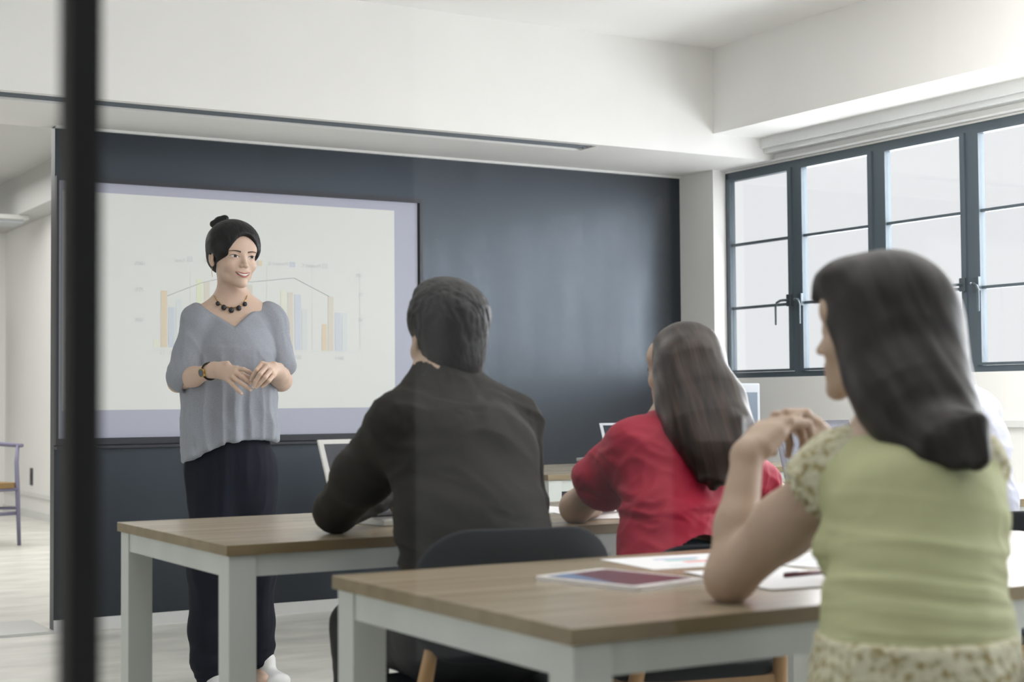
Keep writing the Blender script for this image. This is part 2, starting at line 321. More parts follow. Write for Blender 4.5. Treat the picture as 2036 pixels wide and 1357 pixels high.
# ------------------------------------------------------------------ chairs: black padded seat and back on beech legs
def make_chair(loc, rz, label, back_h=.79):
    t = thing('padded_chair', label, 'chair', loc, rz, 'black padded chairs with beech legs')
    # local: seat front towards +y, back at -y
    out = rounded_rect(.44, .42, .12)
    b = bmesh.new(); slab(b, out, lambda u, v: (u, v, .425+.10*(u*u)), lambda u, v: (u*.97, v*.97, .455+.10*(u*u)))
    bmesh.ops.bevel(b, geom=list(b.edges), offset=.004, segments=1, affect='EDGES'); obj('seat', b, BLKPL, t, smooth=True)
    ob = [(u, v) for u, v in rounded_rect(.42, .27, .11, 8)]
    dense = []
    for k in range(len(ob)):
        p, q = ob[k], ob[(k+1) % len(ob)]; m = max(1, int(math.hypot(q[0]-p[0], q[1]-p[1])/.03))
        for j in range(m): dense.append((p[0]+(q[0]-p[0])*j/m, p[1]+(q[1]-p[1])*j/m))
    zc = back_h-.135
    def bf(off): return lambda u, v: (u*(1-off*.3), -.235-.22*(v+.135)+u*u*.9-off, zc+v)
    b = bmesh.new(); 
    # curved panel built as a fan of rings
    rings = []
    for off, sc in ((0, .0), (0, .35), (0, .7), (0, .97), (.012, 1.0), (.024, .97), (.024, .7), (.024, .35), (.024, .0)):
        f = bf(off)
        if sc == 0: rings.append([b.verts.new(f(0, 0))])
        else: rings.append([b.verts.new(f(u*sc, v*sc)) for u, v in dense])
    n = len(dense)
    for A_, B_ in zip(rings, rings[1:]):
        for k in range(n):
            if len(A_) == 1: b.faces.new((A_[0], B_[k], B_[(k+1) % n]))
            elif len(B_) == 1: b.faces.new((A_[k], B_[0], A_[(k+1) % n]))
            else: b.faces.new((A_[k], B_[k], B_[(k+1) % n], A_[(k+1) % n]))
    bmesh.ops.recalc_face_normals(b, faces=b.faces); obj('backrest', b, BLKPL, t, smooth=True)
    for sx in (-1, 1):
        b = bmesh.new(); tube(b, [(sx*.215, -.245, 0), (sx*.185, -.19, .40), (sx*.175, -.215, .50), (sx*.15, -.232, zc-.03)], [.013, .018, .016, .011], 10); obj('leg', b, BEECH, t, smooth=True)
        b = bmesh.new(); tube(b, [(sx*.22, .22, 0), (sx*.185, .165, .42)], [.012, .018], 10); obj('leg', b, BEECH, t, smooth=True)
    b = B(-.185, .155, .385, .185, .175, .425); box(b, -.185, -.20, .385, .185, -.18, .425); box(b, -.195, -.19, .385, -.175, .165, .425); box(b, .175, -.19, .385, .195, .165, .425)
    obj('seat_rail', b, BEECH, t)
    return t
# ------------------------------------------------------------------ implicit-surface modeller (one continuous skin per body or garment)
class Sdf:
    def __init__(s): s.P = []
    def cone(s, a, b, ra, rb, k=.02, op='+'): s.P.append((op, k, 'c', (np.array(a, float), np.array(b, float), ra, rb))); return s
    def chain(s, pts, rs, k=.02, op='+'):
        for i in range(len(pts)-1): s.cone(pts[i], pts[i+1], rs[i], rs[i+1], k, op)
        return s
    def ell(s, c, r, R=None, k=.02, op='+'): s.P.append((op, k, 'e', (np.array(c, float), np.array(r, float), np.eye(3) if R is None else np.array(R, float)))); return s   # rows of R: local axes
    def ec(s, a, b, wa, wb, S, k=.03, op='+'):   # elliptical cone, wa = (half width along S, half depth)
        a = np.array(a, float); b = np.array(b, float); D = (b-a)/np.linalg.norm(b-a); S = np.array(S, float); S = S-D*(S@D); S /= np.linalg.norm(S); Nn = np.cross(D, S)
        s.P.append((op, k, 'l', (a, b, D, S, Nn, wa, wb))); return s
    def loft(s, pts, ws, S, k=.03, op='+'):
        for i in range(len(pts)-1): s.ec(pts[i], pts[i+1], ws[i], ws[i+1], S, k, op)
        return s
    def plane(s, p, n, k=.004, op='-'):   # '-' removes the side n points to
        n = np.array(n, float); n /= np.linalg.norm(n); s.P.append((op, k, 'h', (np.array(p, float), -n))); return s
def _prim(kind, q, X):
    if kind == 'c':
        a, b, ra, rb = q; ab = b-a; L2 = max(ab@ab, 1e-12); v = X-a; t = np.clip(v@ab/L2, 0, 1); v = v-t[:, None]*ab; return np.sqrt((v*v).sum(1))-(ra+(rb-ra)*t)
    if kind == 'e':
        c, r, R = q; v = (X-c)@R.T; a = v/r; k0 = np.sqrt((a*a).sum(1)); a = a/r; k1 = np.sqrt((a*a).sum(1))+1e-9
        return np.where(k0 < .3, (k0-1)*r.min(), k0*(k0-1)/k1)
    if kind == 'l':
        a, b, D, S, Nn, wa, wb = q; L = np.linalg.norm(b-a); v = X-a; tt = v@D; t = np.clip(tt/L, 0, 1)
        w = wa[0]+(wb[0]-wa[0])*t; d = wa[1]+(wb[1]-wa[1])*t; m = np.minimum(w, d)
        x = v@S/w; y = v@Nn/d; z = (tt-t*L)/m; k0 = np.sqrt(x*x+y*y+z*z); k1 = np.sqrt((x/w)**2+(y/d)**2+(z/m)**2)+1e-9
        return np.where(k0 < .3, (k0-1)*m, k0*(k0-1)/k1)
    if kind == 'w': return np.max([(X-p)@n for p, n in q], axis=0)
    p, n = q; return (X-p)@n
def _eval(P, X):
    d = None
    for op, k, kind, q in P:
        e = _prim(kind, q, X)
        if d is None: d = e if op == '+' else np.full(len(X), 1.); continue
        if op == '+': h = np.maximum(k-np.abs(d-e), 0); d = np.minimum(d, e)-h*h/(4*k)
        else:
            if op == '-': e = -e
            h = np.maximum(k-np.abs(d-e), 0); d = np.maximum(d, e)+h*h/(4*k)
    return d
def sdf_grad(P, X, h=.0006):
    g = np.stack([_eval(P, X+np.eye(3)[i]*h)-_eval(P, X-np.eye(3)[i]*h) for i in range(3)], 1)
    return g/(np.linalg.norm(g, axis=1)[:, None]+1e-12)
def mesh_sdf(sd, lo, hi, h, nb=10):
    P = sd.P; lo = np.array(lo, float); hi = np.array(hi, float); nB = np.ceil((hi-lo)/(h*nb)).astype(int); N = nB*nb
    gi = np.stack(np.meshgrid(*[np.arange(n) for n in nB], indexing='ij'), -1).reshape(-1, 3); C = lo+(gi*nb+(nb-1)/2)*h; R = h*nb*.87+h
    pv = np.stack([_prim(kd, q, C) for _, _, kd, q in P], 1)
    d = None
    for j, (op, k, kd, q) in enumerate(P):
        e = pv[:, j]
        if d is None: d = e.copy(); continue
        if op == '+': hh = np.maximum(k-np.abs(d-e), 0); d = np.minimum(d, e)-hh*hh/(4*k)
        else:
            if op == '-': e = -e
            hh = np.maximum(k-np.abs(d-e), 0); d = np.maximum(d, e)+hh*hh/(4*k)
    V = np.repeat(np.repeat(np.repeat(d.reshape(nB).astype(np.float32), nb, 0), nb, 1), nb, 2)
    loc = np.stack(np.meshgrid(*[np.arange(nb)]*3, indexing='ij'), -1).reshape(-1, 3)*h
    act = np.nonzero(np.abs(d) < R*1.35+.01)[0]
    isadd = np.array([p[0] == '+' for p in P]); ks = np.array([p[1] for p in P])
    mn = np.where(isadd, pv, 9).min(1)
    for b in act:
        rel = np.where(isadd, pv[b] < mn[b]+2*R*1.1+ks, np.where([p[0] == '-' for p in P], pv[b] < R+ks, pv[b] > -R-ks)); rel[0] = True
        i, j, k = gi[b]*nb
        V[i:i+nb, j:j+nb, k:k+nb] = _eval([P[x] for x in np.nonzero(rel)[0]], loc+(lo+gi[b]*nb*h)).reshape(nb, nb, nb)
    ins = V < 0
    c = [ins[x:N[0]-1+x, y:N[1]-1+y, z:N[2]-1+z] for x in (0, 1) for y in (0, 1) for z in (0, 1)]
    an = c[0].copy(); al = c[0].copy()
    for q in c[1:]: an |= q; al &= q
    idx = np.argwhere(an & ~al)
    vid = -np.ones(an.shape, np.int32); vid[tuple(idx.T)] = np.arange(len(idx))
    acc = np.zeros((len(idx), 3)); cnt = np.zeros(len(idx))
    cor = [(x, y, z) for x in (0, 1) for y in (0, 1) for z in (0, 1)]
    val = {o: V[idx[:, 0]+o[0], idx[:, 1]+o[1], idx[:, 2]+o[2]].astype(float) for o in cor}
    for o in cor:
        for ax in range(3):
            if o[ax] == 0:
                o2 = list(o); o2[ax] = 1; o2 = tuple(o2); a = val[o]; b2 = val[o2]; m = (a < 0) != (b2 < 0)
                t = np.where(m, a/np.where(m, a-b2, 1), 0); pt = np.array(o, float)[None, :]+np.eye(3)[ax][None, :]*t[:, None]
                acc += pt*m[:, None]; cnt += m
    verts = lo+(idx+acc/cnt[:, None])*h
    faces = []
    for ax in range(3):
        sl = [slice(0, n-1) for n in N]; s2 = list(sl); s2[ax] = slice(1, N[ax])
        a = ins[tuple(sl)]; sh = [n-1 for n in N]
        b2 = ins[tuple(s2)]
        e = np.argwhere(a != b2); u, v = [(1, 2), (2, 0), (0, 1)][ax]
        e = e[(e[:, u] > 0) & (e[:, v] > 0)]
        def g(du, dv): q = e.copy(); q[:, u] -= du; q[:, v] -= dv; return vid[tuple(q.T)]
        F4 = np.stack([g(1, 1), g(0, 1), g(0, 0), g(1, 0)], 1); fl = ~a[tuple(e.T)]
        F4[fl] = F4[fl][:, ::-1]; faces.append(F4)
    F4 = np.concatenate(faces); F4 = F4[(F4 >= 0).all(1)]
    return verts, F4
def np_mesh(name, v, f):
    me = bpy.data.meshes.new(name); me.vertices.add(len(v)); me.vertices.foreach_set('co', np.asarray(v, np.float32).ravel())
    me.loops.add(f.size); me.loops.foreach_set('vertex_index', f.astype(np.int32).ravel()); me.polygons.add(len(f))
    me.polygons.foreach_set('loop_start', np.arange(0, f.size, f.shape[1], dtype=np.int32)); me.polygons.foreach_set('loop_total', np.full(len(f), f.shape[1], np.int32))
    me.update(calc_edges=True); me.validate(); return me
def normals_of(v, f):
    n = np.zeros_like(v); a = v[f[:, 2]]-v[f[:, 0]]; b = v[f[:, 3]]-v[f[:, 1]]; c = np.cross(a, b)
    for j in range(4): np.add.at(n, f[:, j], c)
    return n/(np.linalg.norm(n, axis=1)[:, None]+1e-12)
def _hash(i): i = (i.astype(np.int64)*np.array([73856093, 19349663, 83492791])).sum(-1); i = (i ^ (i >> 13))*1274126177; return ((i & 0xffff)/65535.)
def vnoise(X):   # value noise in [-1, 1]
    i = np.floor(X).astype(np.int64); f = X-i; f = f*f*(3-2*f); o = 0
    for dx in (0, 1):
        for dy in (0, 1):
            for dz in (0, 1):
                w_ = (f[:, 0] if dx else 1-f[:, 0])*(f[:, 1] if dy else 1-f[:, 1])*(f[:, 2] if dz else 1-f[:, 2]); o = o+w_*_hash(i+np.array([dx, dy, dz]))
    return o*2-1
def ridges(X, A, warp=.6, seed=0):  # A rows: stretched frame, ridged folds
    Y = X@np.array(A).T+seed; Y = Y+warp*vnoise(Y*.7+11)[:, None]; n = vnoise(Y); m = vnoise(Y*2.1+5)
    return (1-2*np.abs(n))*.7+(1-2*np.abs(m))*.3
def sdf_obj(name, sd, lo, hi, h, m, parent, disp=None, refine=None):
    v, f = mesh_sdf(sd, lo, hi, h)
    if disp is not None: n_ = normals_of(v, f); v = v+n_*(disp(v)*(1-n_[:, 2]**2*.85))[:, None]
    me = np_mesh(name, v, f)
    if refine:   # subdivide where refine(v) is true and pull the new points onto the surface
        bm = bmesh.new(); bm.from_mesh(me); bm.faces.ensure_lookup_table()
        bm.verts.ensure_lookup_table(); co = np.array([x.co for x in bm.verts]); sel = refine(co)
        es = [e for e in bm.edges if sel[e.verts[0].index] and sel[e.verts[1].index]]
        bmesh.ops.subdivide_edges(bm, edges=es, cuts=1, use_grid_fill=True); bm.to_mesh(me); bm.free()
        co = np.zeros(len(me.vertices)*3); me.vertices.foreach_get('co', co); co = co.reshape(-1, 3); s_ = refine(co); X = co[s_]
        for _ in range(2): X = X-sdf_grad(sd.P, X)*_eval(sd.P, X)[:, None]*.9
        co[s_] = X; me.vertices.foreach_set('co', co.ravel()); me.update()
    return obj(name, me, m, parent, world=True, smooth=True)

# ------------------------------------------------------------------ anatomy
UP = np.array([0, 0, 1.])
cfh = np.array([math.sin(YAW), math.cos(YAW), 0]); crh = np.array([math.cos(YAW), -math.sin(YAW), 0])
def facing(deg):   # 0 = looks at the camera, positive turns towards the picture's right
    a = math.radians(deg); return -math.cos(a)*cfh+math.sin(a)*crh
def head_frame(deg, pitch=0., roll=0.):
    f = facing(deg); p = math.radians(pitch); y = f*math.cos(p)+UP*math.sin(p); x = np.cross(f, UP); z = np.cross(x, y); r = math.radians(roll)
    x2 = x*math.cos(r)+z*math.sin(r); return np.array([x2, y, np.cross(x2, y)])     # rows
class Head:
    def __init__(s, c, R, sc=1., wide=1.): s.c = np.array(c, float); s.R = R; s.s = sc; s.w = wide
    def p(s, x, y, z): return s.c+s.s*(x*s.w*s.R[0]+y*s.R[1]+z*s.R[2])
    def loc(s, X): L = (X-s.c)@s.R.T/s.s; L[:, 0] /= s.w; return L
    def ell(s, sd, c, r, k=.02, op='+'): sd.ell(s.p(*c), np.array(r)*s.s*np.array([s.w, 1, 1]), s.R, k*s.s, op)
    def skin(s, sd, male=False):
        e = lambda c, r, k=.02, op='+': s.ell(sd, c, r, k, op)
        e((0, -.010, .036), (.0725, .087, .078), .02)
        e((0, .022, -.010), (.0600, .062, .082), .02)
        j = .006 if male else 0
        for sx in (-1, 1):
            e((sx*(.040+j), .012, -.054), (.013, .024, .022), .02)
            sd.cone(s.p(sx*.036, .024, -.062), s.p(sx*.009, .066, -.089), .014*s.s, .012*s.s, .025*s.s)
            e((sx*.037, .054, -.026), (.021, .022, .021), .02)          # cheek
            e((sx*.034, .052, .032), (.026, .022, .020), .02)
        e((0, .072, -.093), (.013 if not male else .018, .012, .012), .016)   # chin
        e((0, .055, .045), (.052, .026, .035), .03)
        e((0, .064, -.058), (.026, .020, .022), .02)                     # muzzle
        sd.cone(s.p(0, .076, .010), s.p(0, .0955, -.026), .0056*s.s, .0072*s.s, .010*s.s)
        e((0, .0960, -.0285), (.0075, .0080, .0068), .006)
        for sx in (-1, 1): e((sx*.0095, .0870, -.0310), (.0058, .0080, .0055), .006)
        for sx in (-1, 1):
            e((sx*.031, .0905, .004), (.017, .0135, .0085), .014, '-')   # eye hollow
            e((sx*.031, .0650, .003), (.0165, .0150, .0145), .006)
        e((0, .0795, -.0545), (.021, .0085, .0050), .006); e((0, .0785, -.0675), (.016, .0085, .0058), .006)
        for sx in (-1, 1): s.ear(sd, sx)
    def ear(s, sd, sx):
        e = lambda c, r, k=.02, op='+': s.ell(sd, c, r, k, op)
        e((sx*.0745, -.012, .001), (.0065, .0165, .026), .006); e((sx*.0725, -.006, -.022), (.006, .009, .011), .006)
        e((sx*.0800, -.008, .004), (.0045, .009, .0165), .004, '-')
    # thin pieces lying on the face: outline(u, v) in face coordinates
    def patch(s, sd, name, m, parent, fn, nu=16, nv=6, off=.0006, thick=.0006):
        U, V = np.meshgrid(np.linspace(0, 1, nu), np.linspace(0, 1, nv), indexing='ij'); xz = np.array([fn(u, v) for u, v in zip(U.ravel(), V.ravel())])
        o_ = xz[:, 2] if xz.shape[1] > 2 else np.zeros(len(xz)); y = np.full(len(xz), .13)
        for _ in range(40):
            X = s.c+s.s*(xz[:, 0:1]*s.w*s.R[0]+y[:, None]*s.R[1]+xz[:, 1:2]*s.R[2]); d = _eval(sd.P, X); y = y-np.clip(d, -.01, .02)/s.s*.7
        top = X+s.R[1]*(off+o_)[:, None]; bot = X-s.R[1]*.003
        n = nu*nv; v = np.concatenate([top, bot]); ix = np.arange(n).reshape(nu, nv); F4 = []
        for i in range(nu-1):
            for j in range(nv-1): a, b, c, d = ix[i, j], ix[i+1, j], ix[i+1, j+1], ix[i, j+1]; F4 += [(a, d, c, b), (a+n, b+n, c+n, d+n)]
        ring = [ix[i, 0] for i in range(nu)]+[ix[nu-1, j] for j in range(1, nv)]+[ix[i, nv-1] for i in range(nu-2, -1, -1)]+[ix[0, j] for j in range(nv-2, 0, -1)]
        for k in range(len(ring)): a, b = ring[k], ring[(k+1) % len(ring)]; F4.append((a, b, b+n, a+n))
        me = np_mesh(name, v, np.array(F4)); bm = bmesh.new(); bm.from_mesh(me); bmesh.ops.recalc_face_normals(bm, faces=bm.faces); bm.to_mesh(me); bm.free()
        return obj(name, me, m, parent, world=True, smooth=True)
def unit(v): v = np.array(v, float); return v/np.linalg.norm(v)
def hand(sd, W, F_, Nn, thumb, sc=1., curls=((10, 20, 15),)*4, spread=(6, 1, -4, -10), thumb_dir=None, thumb_curl=20):
    """W wrist, F_ towards the knuckles, Nn out of the back of the hand, thumb = +1/-1 side along cross(F, N)"""
    F_ = unit(F_); Nn = unit(np.array(Nn)-F_*(np.array(Nn)@F_)); S = np.cross(F_, Nn)*thumb
    lens = ((.043, .025, .020), (.047, .029, .021), (.043, .027, .020), (.034, .020, .018)); offs = (.028, .009, -.010, -.027); kl = (.088, .090, .085, .077); tips = []
    sd.ec(W-F_*.01*sc, W+F_*.055*sc, (.026*sc, .019*sc), (.038*sc, .014*sc), S, .015)
    for i in range(4):
        K = W+sc*(F_*kl[i]+S*offs[i]); sd.cone(W+sc*(F_*.02+S*offs[i]*.55), K, .013*sc, .0105*sc, .012)
        a = math.radians(spread[i]); D = F_*math.cos(a)+S*math.sin(a); Nv = Nn.copy(); p = K; r = (.0095, .0082, .0072, .0062); ax = np.cross(D, Nv)
        for j in range(3):
            c = math.radians(curls[min(i, len(curls)-1)][j]); D, Nv = D*math.cos(c)-Nv*math.sin(c), Nv*math.cos(c)+D*math.sin(c); q = p+D*lens[i][j]*sc
            sd.cone(p, q, r[j]*sc*(.92 if i == 3 else 1), r[j+1]*sc*(.92 if i == 3 else 1), .0025); p = q
        tips.append(p)
    T0 = W+sc*(F_*.018+S*.020-Nn*.006); td = unit(thumb_dir) if thumb_dir is not None else unit(F_*.72+S*.62-Nn*.3)
    p1 = T0+td*.044*sc; sd.cone(T0, p1, .0145*sc, .0115*sc, .012); td2 = unit(td+F_*math.tan(math.radians(thumb_curl))); p2 = p1+td2*.031*sc; sd.cone(p1, p2, .0105*sc, .0092*sc, .004)
    p3 = p2+unit(td2+F_*.2)*.025*sc; sd.cone(p2, p3, .0092*sc, .007*sc, .003); return tips
def fingers_by_points(sd, W, knuckles, fingers, sc=1., rad=.0090):
    """palm from the wrist to each knuckle; every finger an explicit chain of joints"""
    for K in knuckles: sd.cone(W, K, .020*sc, .0105*sc, .012)
    for K, ch in zip(knuckles, fingers):
        pts = [K]+list(ch); rs = [rad*sc, rad*.90*sc, rad*.80*sc, rad*.66*sc][:len(pts)]; sd.chain(pts, rs, .003)
# ------------------------------------------------------------------ people
SKIN = mat('skin_light', s(204, 177, 159), .5, noise=(30, .03), sss=.12)
SKIN2 = mat('skin_tan', s(182, 158, 139), .5, noise=(30, .03), sss=.1)
def hair_mat(name, c, sc=(90, 90, 5), rough=.42, hi=2.4):
    m = mat(name, c, rough); nt = m.node_tree; N = nt.nodes; L = nt.links; b = N['Principled BSDF']
    tc = N.new('ShaderNodeTexCoord'); m0 = N.new('ShaderNodeMapping'); m0.inputs['Rotation'].default_value = (0, .22, YAW); L.new(tc.outputs['Object'], m0.inputs[0])
    mp = N.new('ShaderNodeMapping'); mp.inputs['Scale'].default_value = (sc[0], sc[1]*.12, sc[2]); L.new(m0.outputs[0], mp.inputs[0])
    t = N.new('ShaderNodeTexNoise'); t.inputs['Scale'].default_value = 1.3; t.inputs['Detail'].default_value = 2; L.new(mp.outputs[0], t.inputs[0])
    r = N.new('ShaderNodeMapRange'); r.inputs[1].default_value = .35; r.inputs[2].default_value = .7; r.inputs[3].default_value = .6; r.inputs[4].default_value = hi; L.new(t.outputs[0], r.inputs[0])
    v = N.new('ShaderNodeVectorMath'); v.operation = 'SCALE'; v.inputs[0].default_value = c; L.new(r.outputs[0], v.inputs['Scale']); L.new(v.outputs[0], b.inputs['Base Color']); b.inputs['Specular IOR Level'].default_value = .28
    bp = N.new('ShaderNodeBump'); bp.inputs['Strength'].default_value = .35; bp.inputs['Distance'].default_value = .003; L.new(t.outputs[0], bp.inputs['Height']); L.new(bp.outputs[0], b.inputs['Normal']); return m
HAIRB = hair_mat('black_hair', s(24, 24, 26), (26, 26, 20), .5, 1.5)
HAIRS = hair_mat('dark_brown_long_hair', s(34, 25, 21), (60, 60, 1.0), .36, 3.0)
HAIRD = hair_mat('dark_long_hair', s(27, 24, 24), (45, 45, 1.2), .42, 2.2)
TEE = mat('grey_marl_jersey', s(146, 151, 160), .85, noise=(260, .10), bump=(400, .2, .0008))
NAVY = mat('navy_crepe', s(20, 24, 36), .75, spec=.2, noise=(8, .12, (4, 4, .5)))
DSHIRT = mat('dark_olive_cotton', s(38, 37, 34), .75, spec=.2)
DTROU = mat('black_trousers', s(27, 28, 31), .7)
REDS = mat('crimson_blouse', s(160, 15, 50), .6, spec=.3)
DKGRN = mat('dark_green_trousers', s(34, 46, 52), .7)
LIMEF = mat('pale_lime_top', s(180, 184, 143), .75, spec=.3)
WSHIRT = mat('pale_lavender_shirt', s(196, 198, 214), .7, noise=(160, .05))
SHOE = mat('white_canvas_shoe', s(225, 226, 226), .6)
GOLD = mat('gold_metal', s(196, 164, 96), .3, metal=.9)
def lace_mat():
    m = mat('cream_lace', s(206, 204, 178), .8); nt = m.node_tree; N = nt.nodes; L = nt.links; b = N['Principled BSDF']
    tc = N.new('ShaderNodeTexCoord'); t = N.new('ShaderNodeTexVoronoi'); t.inputs['Scale'].default_value = 55; L.new(tc.outputs['Object'], t.inputs[0])
    t2 = N.new('ShaderNodeTexNoise'); t2.inputs['Scale'].default_value = 85; L.new(tc.outputs['Object'], t2.inputs[0])
    r = N.new('ShaderNodeValToRGB'); e = r.color_ramp.elements; e[0].position = .48; e[0].color = (*s(204, 202, 176), 1); e[1].position = .64; e[1].color = (*s(150, 138, 94), 1); L.new(t2.outputs[0], r.inputs[0]); L.new(r.outputs[0], b.inputs['Base Color'])
    bp = N.new('ShaderNodeBump'); bp.inputs['Strength'].default_value = .7; bp.inputs['Distance'].default_value = .004; L.new(t.outputs['Distance'], bp.inputs['Height']); L.new(bp.outputs[0], b.inputs['Normal']); return m
LACE = lace_mat()
def hitp(sd, px, py, t0=5.2, t1=6.2):
    t = t0
    for _ in range(60):
        d = _eval(sd.P, J(px, py, t)[None])[0]; t += max(d*.8, .0002)
        if d < .0004 or t > t1: break
    return J(px, py, t)
def bounds(pts, pad): a = np.array(pts); return a.min(0)-pad, a.max(0)+pad
def blob(name, m, parent, c, r, sub=2, squash=(1, 1, 1), jag=0.):
    bm = bmesh.new(); bmesh.ops.create_icosphere(bm, subdivisions=sub, radius=1)
    for v in bm.verts:
        k = 1+jag*math.sin(v.co.x*9+v.co.z*7)*math.cos(v.co.y*8); v.co = Vector([v.co[i]*r*squash[i]*k+c[i] for i in range(3)])
    return obj(name, bm, m, parent, world=True, smooth=jag == 0)
def shoe(parent, heel, fwd, m, L_=.25, name='shoe'):
    f = unit(fwd); S = np.cross(f, UP); h = np.array([heel[0], heel[1], 0.])
    sd = Sdf(); sd.ec(h+f*.04+UP*.035, h+f*(L_-.06)+UP*.03, (.036, .035), (.046, .028), S, .02).ec(h+f*.03+UP*.05, h+f*.06+UP*.09, (.034, .045), (.034, .042), np.cross(f, UP), .03); sd.plane(h+UP*.003, -UP)
    lo, hi = bounds([h, h+f*L_, h+UP*.13], .07); return sdf_obj(name, sd, lo, hi, .006, m, parent)

# ---- presenter
def presenter():
    g = facing(20); lf = np.cross(UP, g)
    root = J(452, 1366, 5.80); root[2] = 0
    t = thing('person', 'standing woman in a loose grey top and navy trousers, hands together, before the screen', 'person', tuple(root))
    H = Head(J(463, 515, 5.80), head_frame(38, -1, 1), 1.03, 1.07)
    sd = Sdf(); H.skin(sd)
    nb = J(463, 612, 5.83); Rs, Ls = J(392, 640, 5.76), J(540, 641, 5.87)
    sd.ec(H.p(0, -.022, -.05), nb, (.047, .047), (.052, .050), lf, .03)
    sd.cone(nb+UP*.01, Rs, .046, .045, .06); sd.cone(nb+UP*.01, Ls, .046, .045, .06)
    sd.loft([J(465, 640, 5.82), J(466, 690, 5.80), J(456, 790, 5.82), J(457, 880, 5.82), J(457, 915, 5.82)], [(.135, .070), (.138, .092), (.112, .085), (.125, .09), (.130, .09)], lf, .06)
    for q in (J(440, 700, 5.755), J(490, 702, 5.785)): sd.ell(q, (.045, .045, .045), None, .04)
    # legs
    Rh, Lh = J(424, 915, 5.77), J(492, 915, 5.86)
    Rk, Lk = J(421, 1130, 5.73), J(498, 1130, 5.87); Ra, La = J(424, 1335, 5.76), J(512, 1318, 5.90)
    sd.chain([Rh, Rk, Ra], [.082, .055, .036], .03); sd.chain([Lh, Lk, La], [.082, .055, .036], .03)
    for A_, s_ in ((Ra, 0), (La, 1)):
        a0 = A_.copy(); a0[2] = .035; sd.cone(A_, a0, .034, .03, .02); sd.cone(a0, a0+g*.13, .03, .022, .02)
    # arms
    Re, Le = J(354, 760, 5.72), J(559, 757, 5.85); Rw, Lw = J(424, 736, 5.56), J(551, 738, 5.66)
    sd.chain([Rs, Re], [.042, .036], .03); sd.chain([Re, Re*.55+Rw*.45, Rw], [.034, .034, .0225], .02)
    sd.chain([Ls, Le], [.042, .038], .03); sd.chain([Le, Le*.6+Lw*.4, Lw], [.038, .036, .025], .02)
    th = 5.505
    kn = [J(471, 733, th), J(468, 741, th-.008), J(462, 749, th-.008), J(453, 755, th)]
    fg = [[J(484, 735, th-.008), J(494, 739, th-.004), J(501, 743, th)], [J(481, 749, th-.02), J(490, 757, th-.018), J(496, 763, th-.012)],
          [J(477, 761, th-.024), J(489, 769, th-.026), J(498, 776, th-.022)], [J(464, 766, th-.018), J(472, 775, th-.02), J(480, 783, th-.018)]]
    sd.ec(Rw, J(452, 738, 5.525), (.027, .019), (.036, .016), J(0, 0, 1)*0+np.array(cu), .02)
    fingers_by_points(sd, J(440, 737, 5.54), kn, fg, 1.0)
    sd.chain([J(440, 742, 5.55), J(462, 742, 5.575), J(482, 745, 5.57), J(494, 750, 5.545)], [.015, .012, .009, .007], .006)
    kn2 = [J(521, 724, 5.51), J(530, 729, 5.505), J(538, 737, 5.51), J(543, 747, 5.52)]
    fg2 = [[J(510, 737, 5.475), J(503, 748, 5.48), J(499, 756, 5.485)], [J(517, 744, 5.462), J(508, 759, 5.466), J(503, 770, 5.474)],
           [J(527, 751, 5.47), J(517, 762, 5.472), J(509, 771, 5.478)], [J(534, 758, 5.485), J(527, 764, 5.49), J(521, 769, 5.49)]]
    sd.ec(Lw, J(538, 736, 5.55), (.028, .020), (.034, .017), unit(cu+cr*.6), .02)
    fingers_by_points(sd, J(545, 736, 5.57), kn2, fg2, 1.0)
    sd.chain([J(540, 742, 5.58), J(524, 750, 5.56), J(512, 757, 5.545), J(502, 760, 5.53)], [.014, .012, .009, .007], .006)
    hc = H.c; hm = J(490, 750, 5.52)
    ref = lambda X: (((X-hc)**2).sum(1) < .135**2) | (((X-hm)**2).sum(1) < .13**2)
    lo, hi = bounds([Re, Le, J(470, 740, 5.46), H.p(0, 0, .12), root, Rk+g*.1, J(470, 700, 5.6), hm, La+g*.15, Ra+g*.15], .07); lo[2] = -.01
    sdf_obj('body', sd, lo, hi, .0036, SKIN, t, refine=ref)
    # face pieces
    EW = mat('eye_white', s(222, 220, 216), .3); IR = mat('dark_iris', s(32, 22, 18), .25); LIP = mat('rose_lips', s(176, 108, 102), .45); TEETH = mat('teeth', s(228, 224, 216), .3); BROW = mat('eyebrow_hair', s(84, 68, 60), .8); LASH = mat('lash_line', s(28, 22, 20), .6); NAIL = mat('pale_nail', s(224, 204, 196), .3)
    for sx in (-1, 1):
        cx, cz = sx*.0310, .0020
        up = lambda u: 0.0056*math.sin(math.pi*u)**.8; lw = lambda u: -.0030*math.sin(math.pi*u)**.9; xx = lambda u: cx+(u-.5)*.0300; tilt = lambda u: sx*(u-.5)*.0036
        H.patch(sd, 'eye', EW, t, lambda u, v: (xx(u), cz+tilt(u)+lw(u)*(1-v)+up(u)*v), 16, 5, .0004)
        H.patch(sd, 'iris', IR, t, lambda u, v: (cx+.0058*math.cos(2*math.pi*u)*v-.0008, cz+max(-.0030, min(.0050, .0058*math.sin(2*math.pi*u)*v+.0006))), 17, 3, .0010)
        H.patch(sd, 'eyelid_line', LASH, t, lambda u, v: (xx(u)+sx*(u-.5)*.003, cz+tilt(u)+up(u)+.0026*(v-.35)*math.sin(math.pi*min(max(u, .05), .95))**.4), 16, 3, .0013)
        H.patch(sd, 'eyebrow', BROW, t, lambda u, v: (cx+sx*.002+(u-.5)*.040, .0190+.0042*math.sin(math.pi*(u if sx > 0 else 1-u)*.85+.1)-.001+(v-.5)*.0058*(1-.65*(u if sx > 0 else 1-u))), 14, 3, .0005)
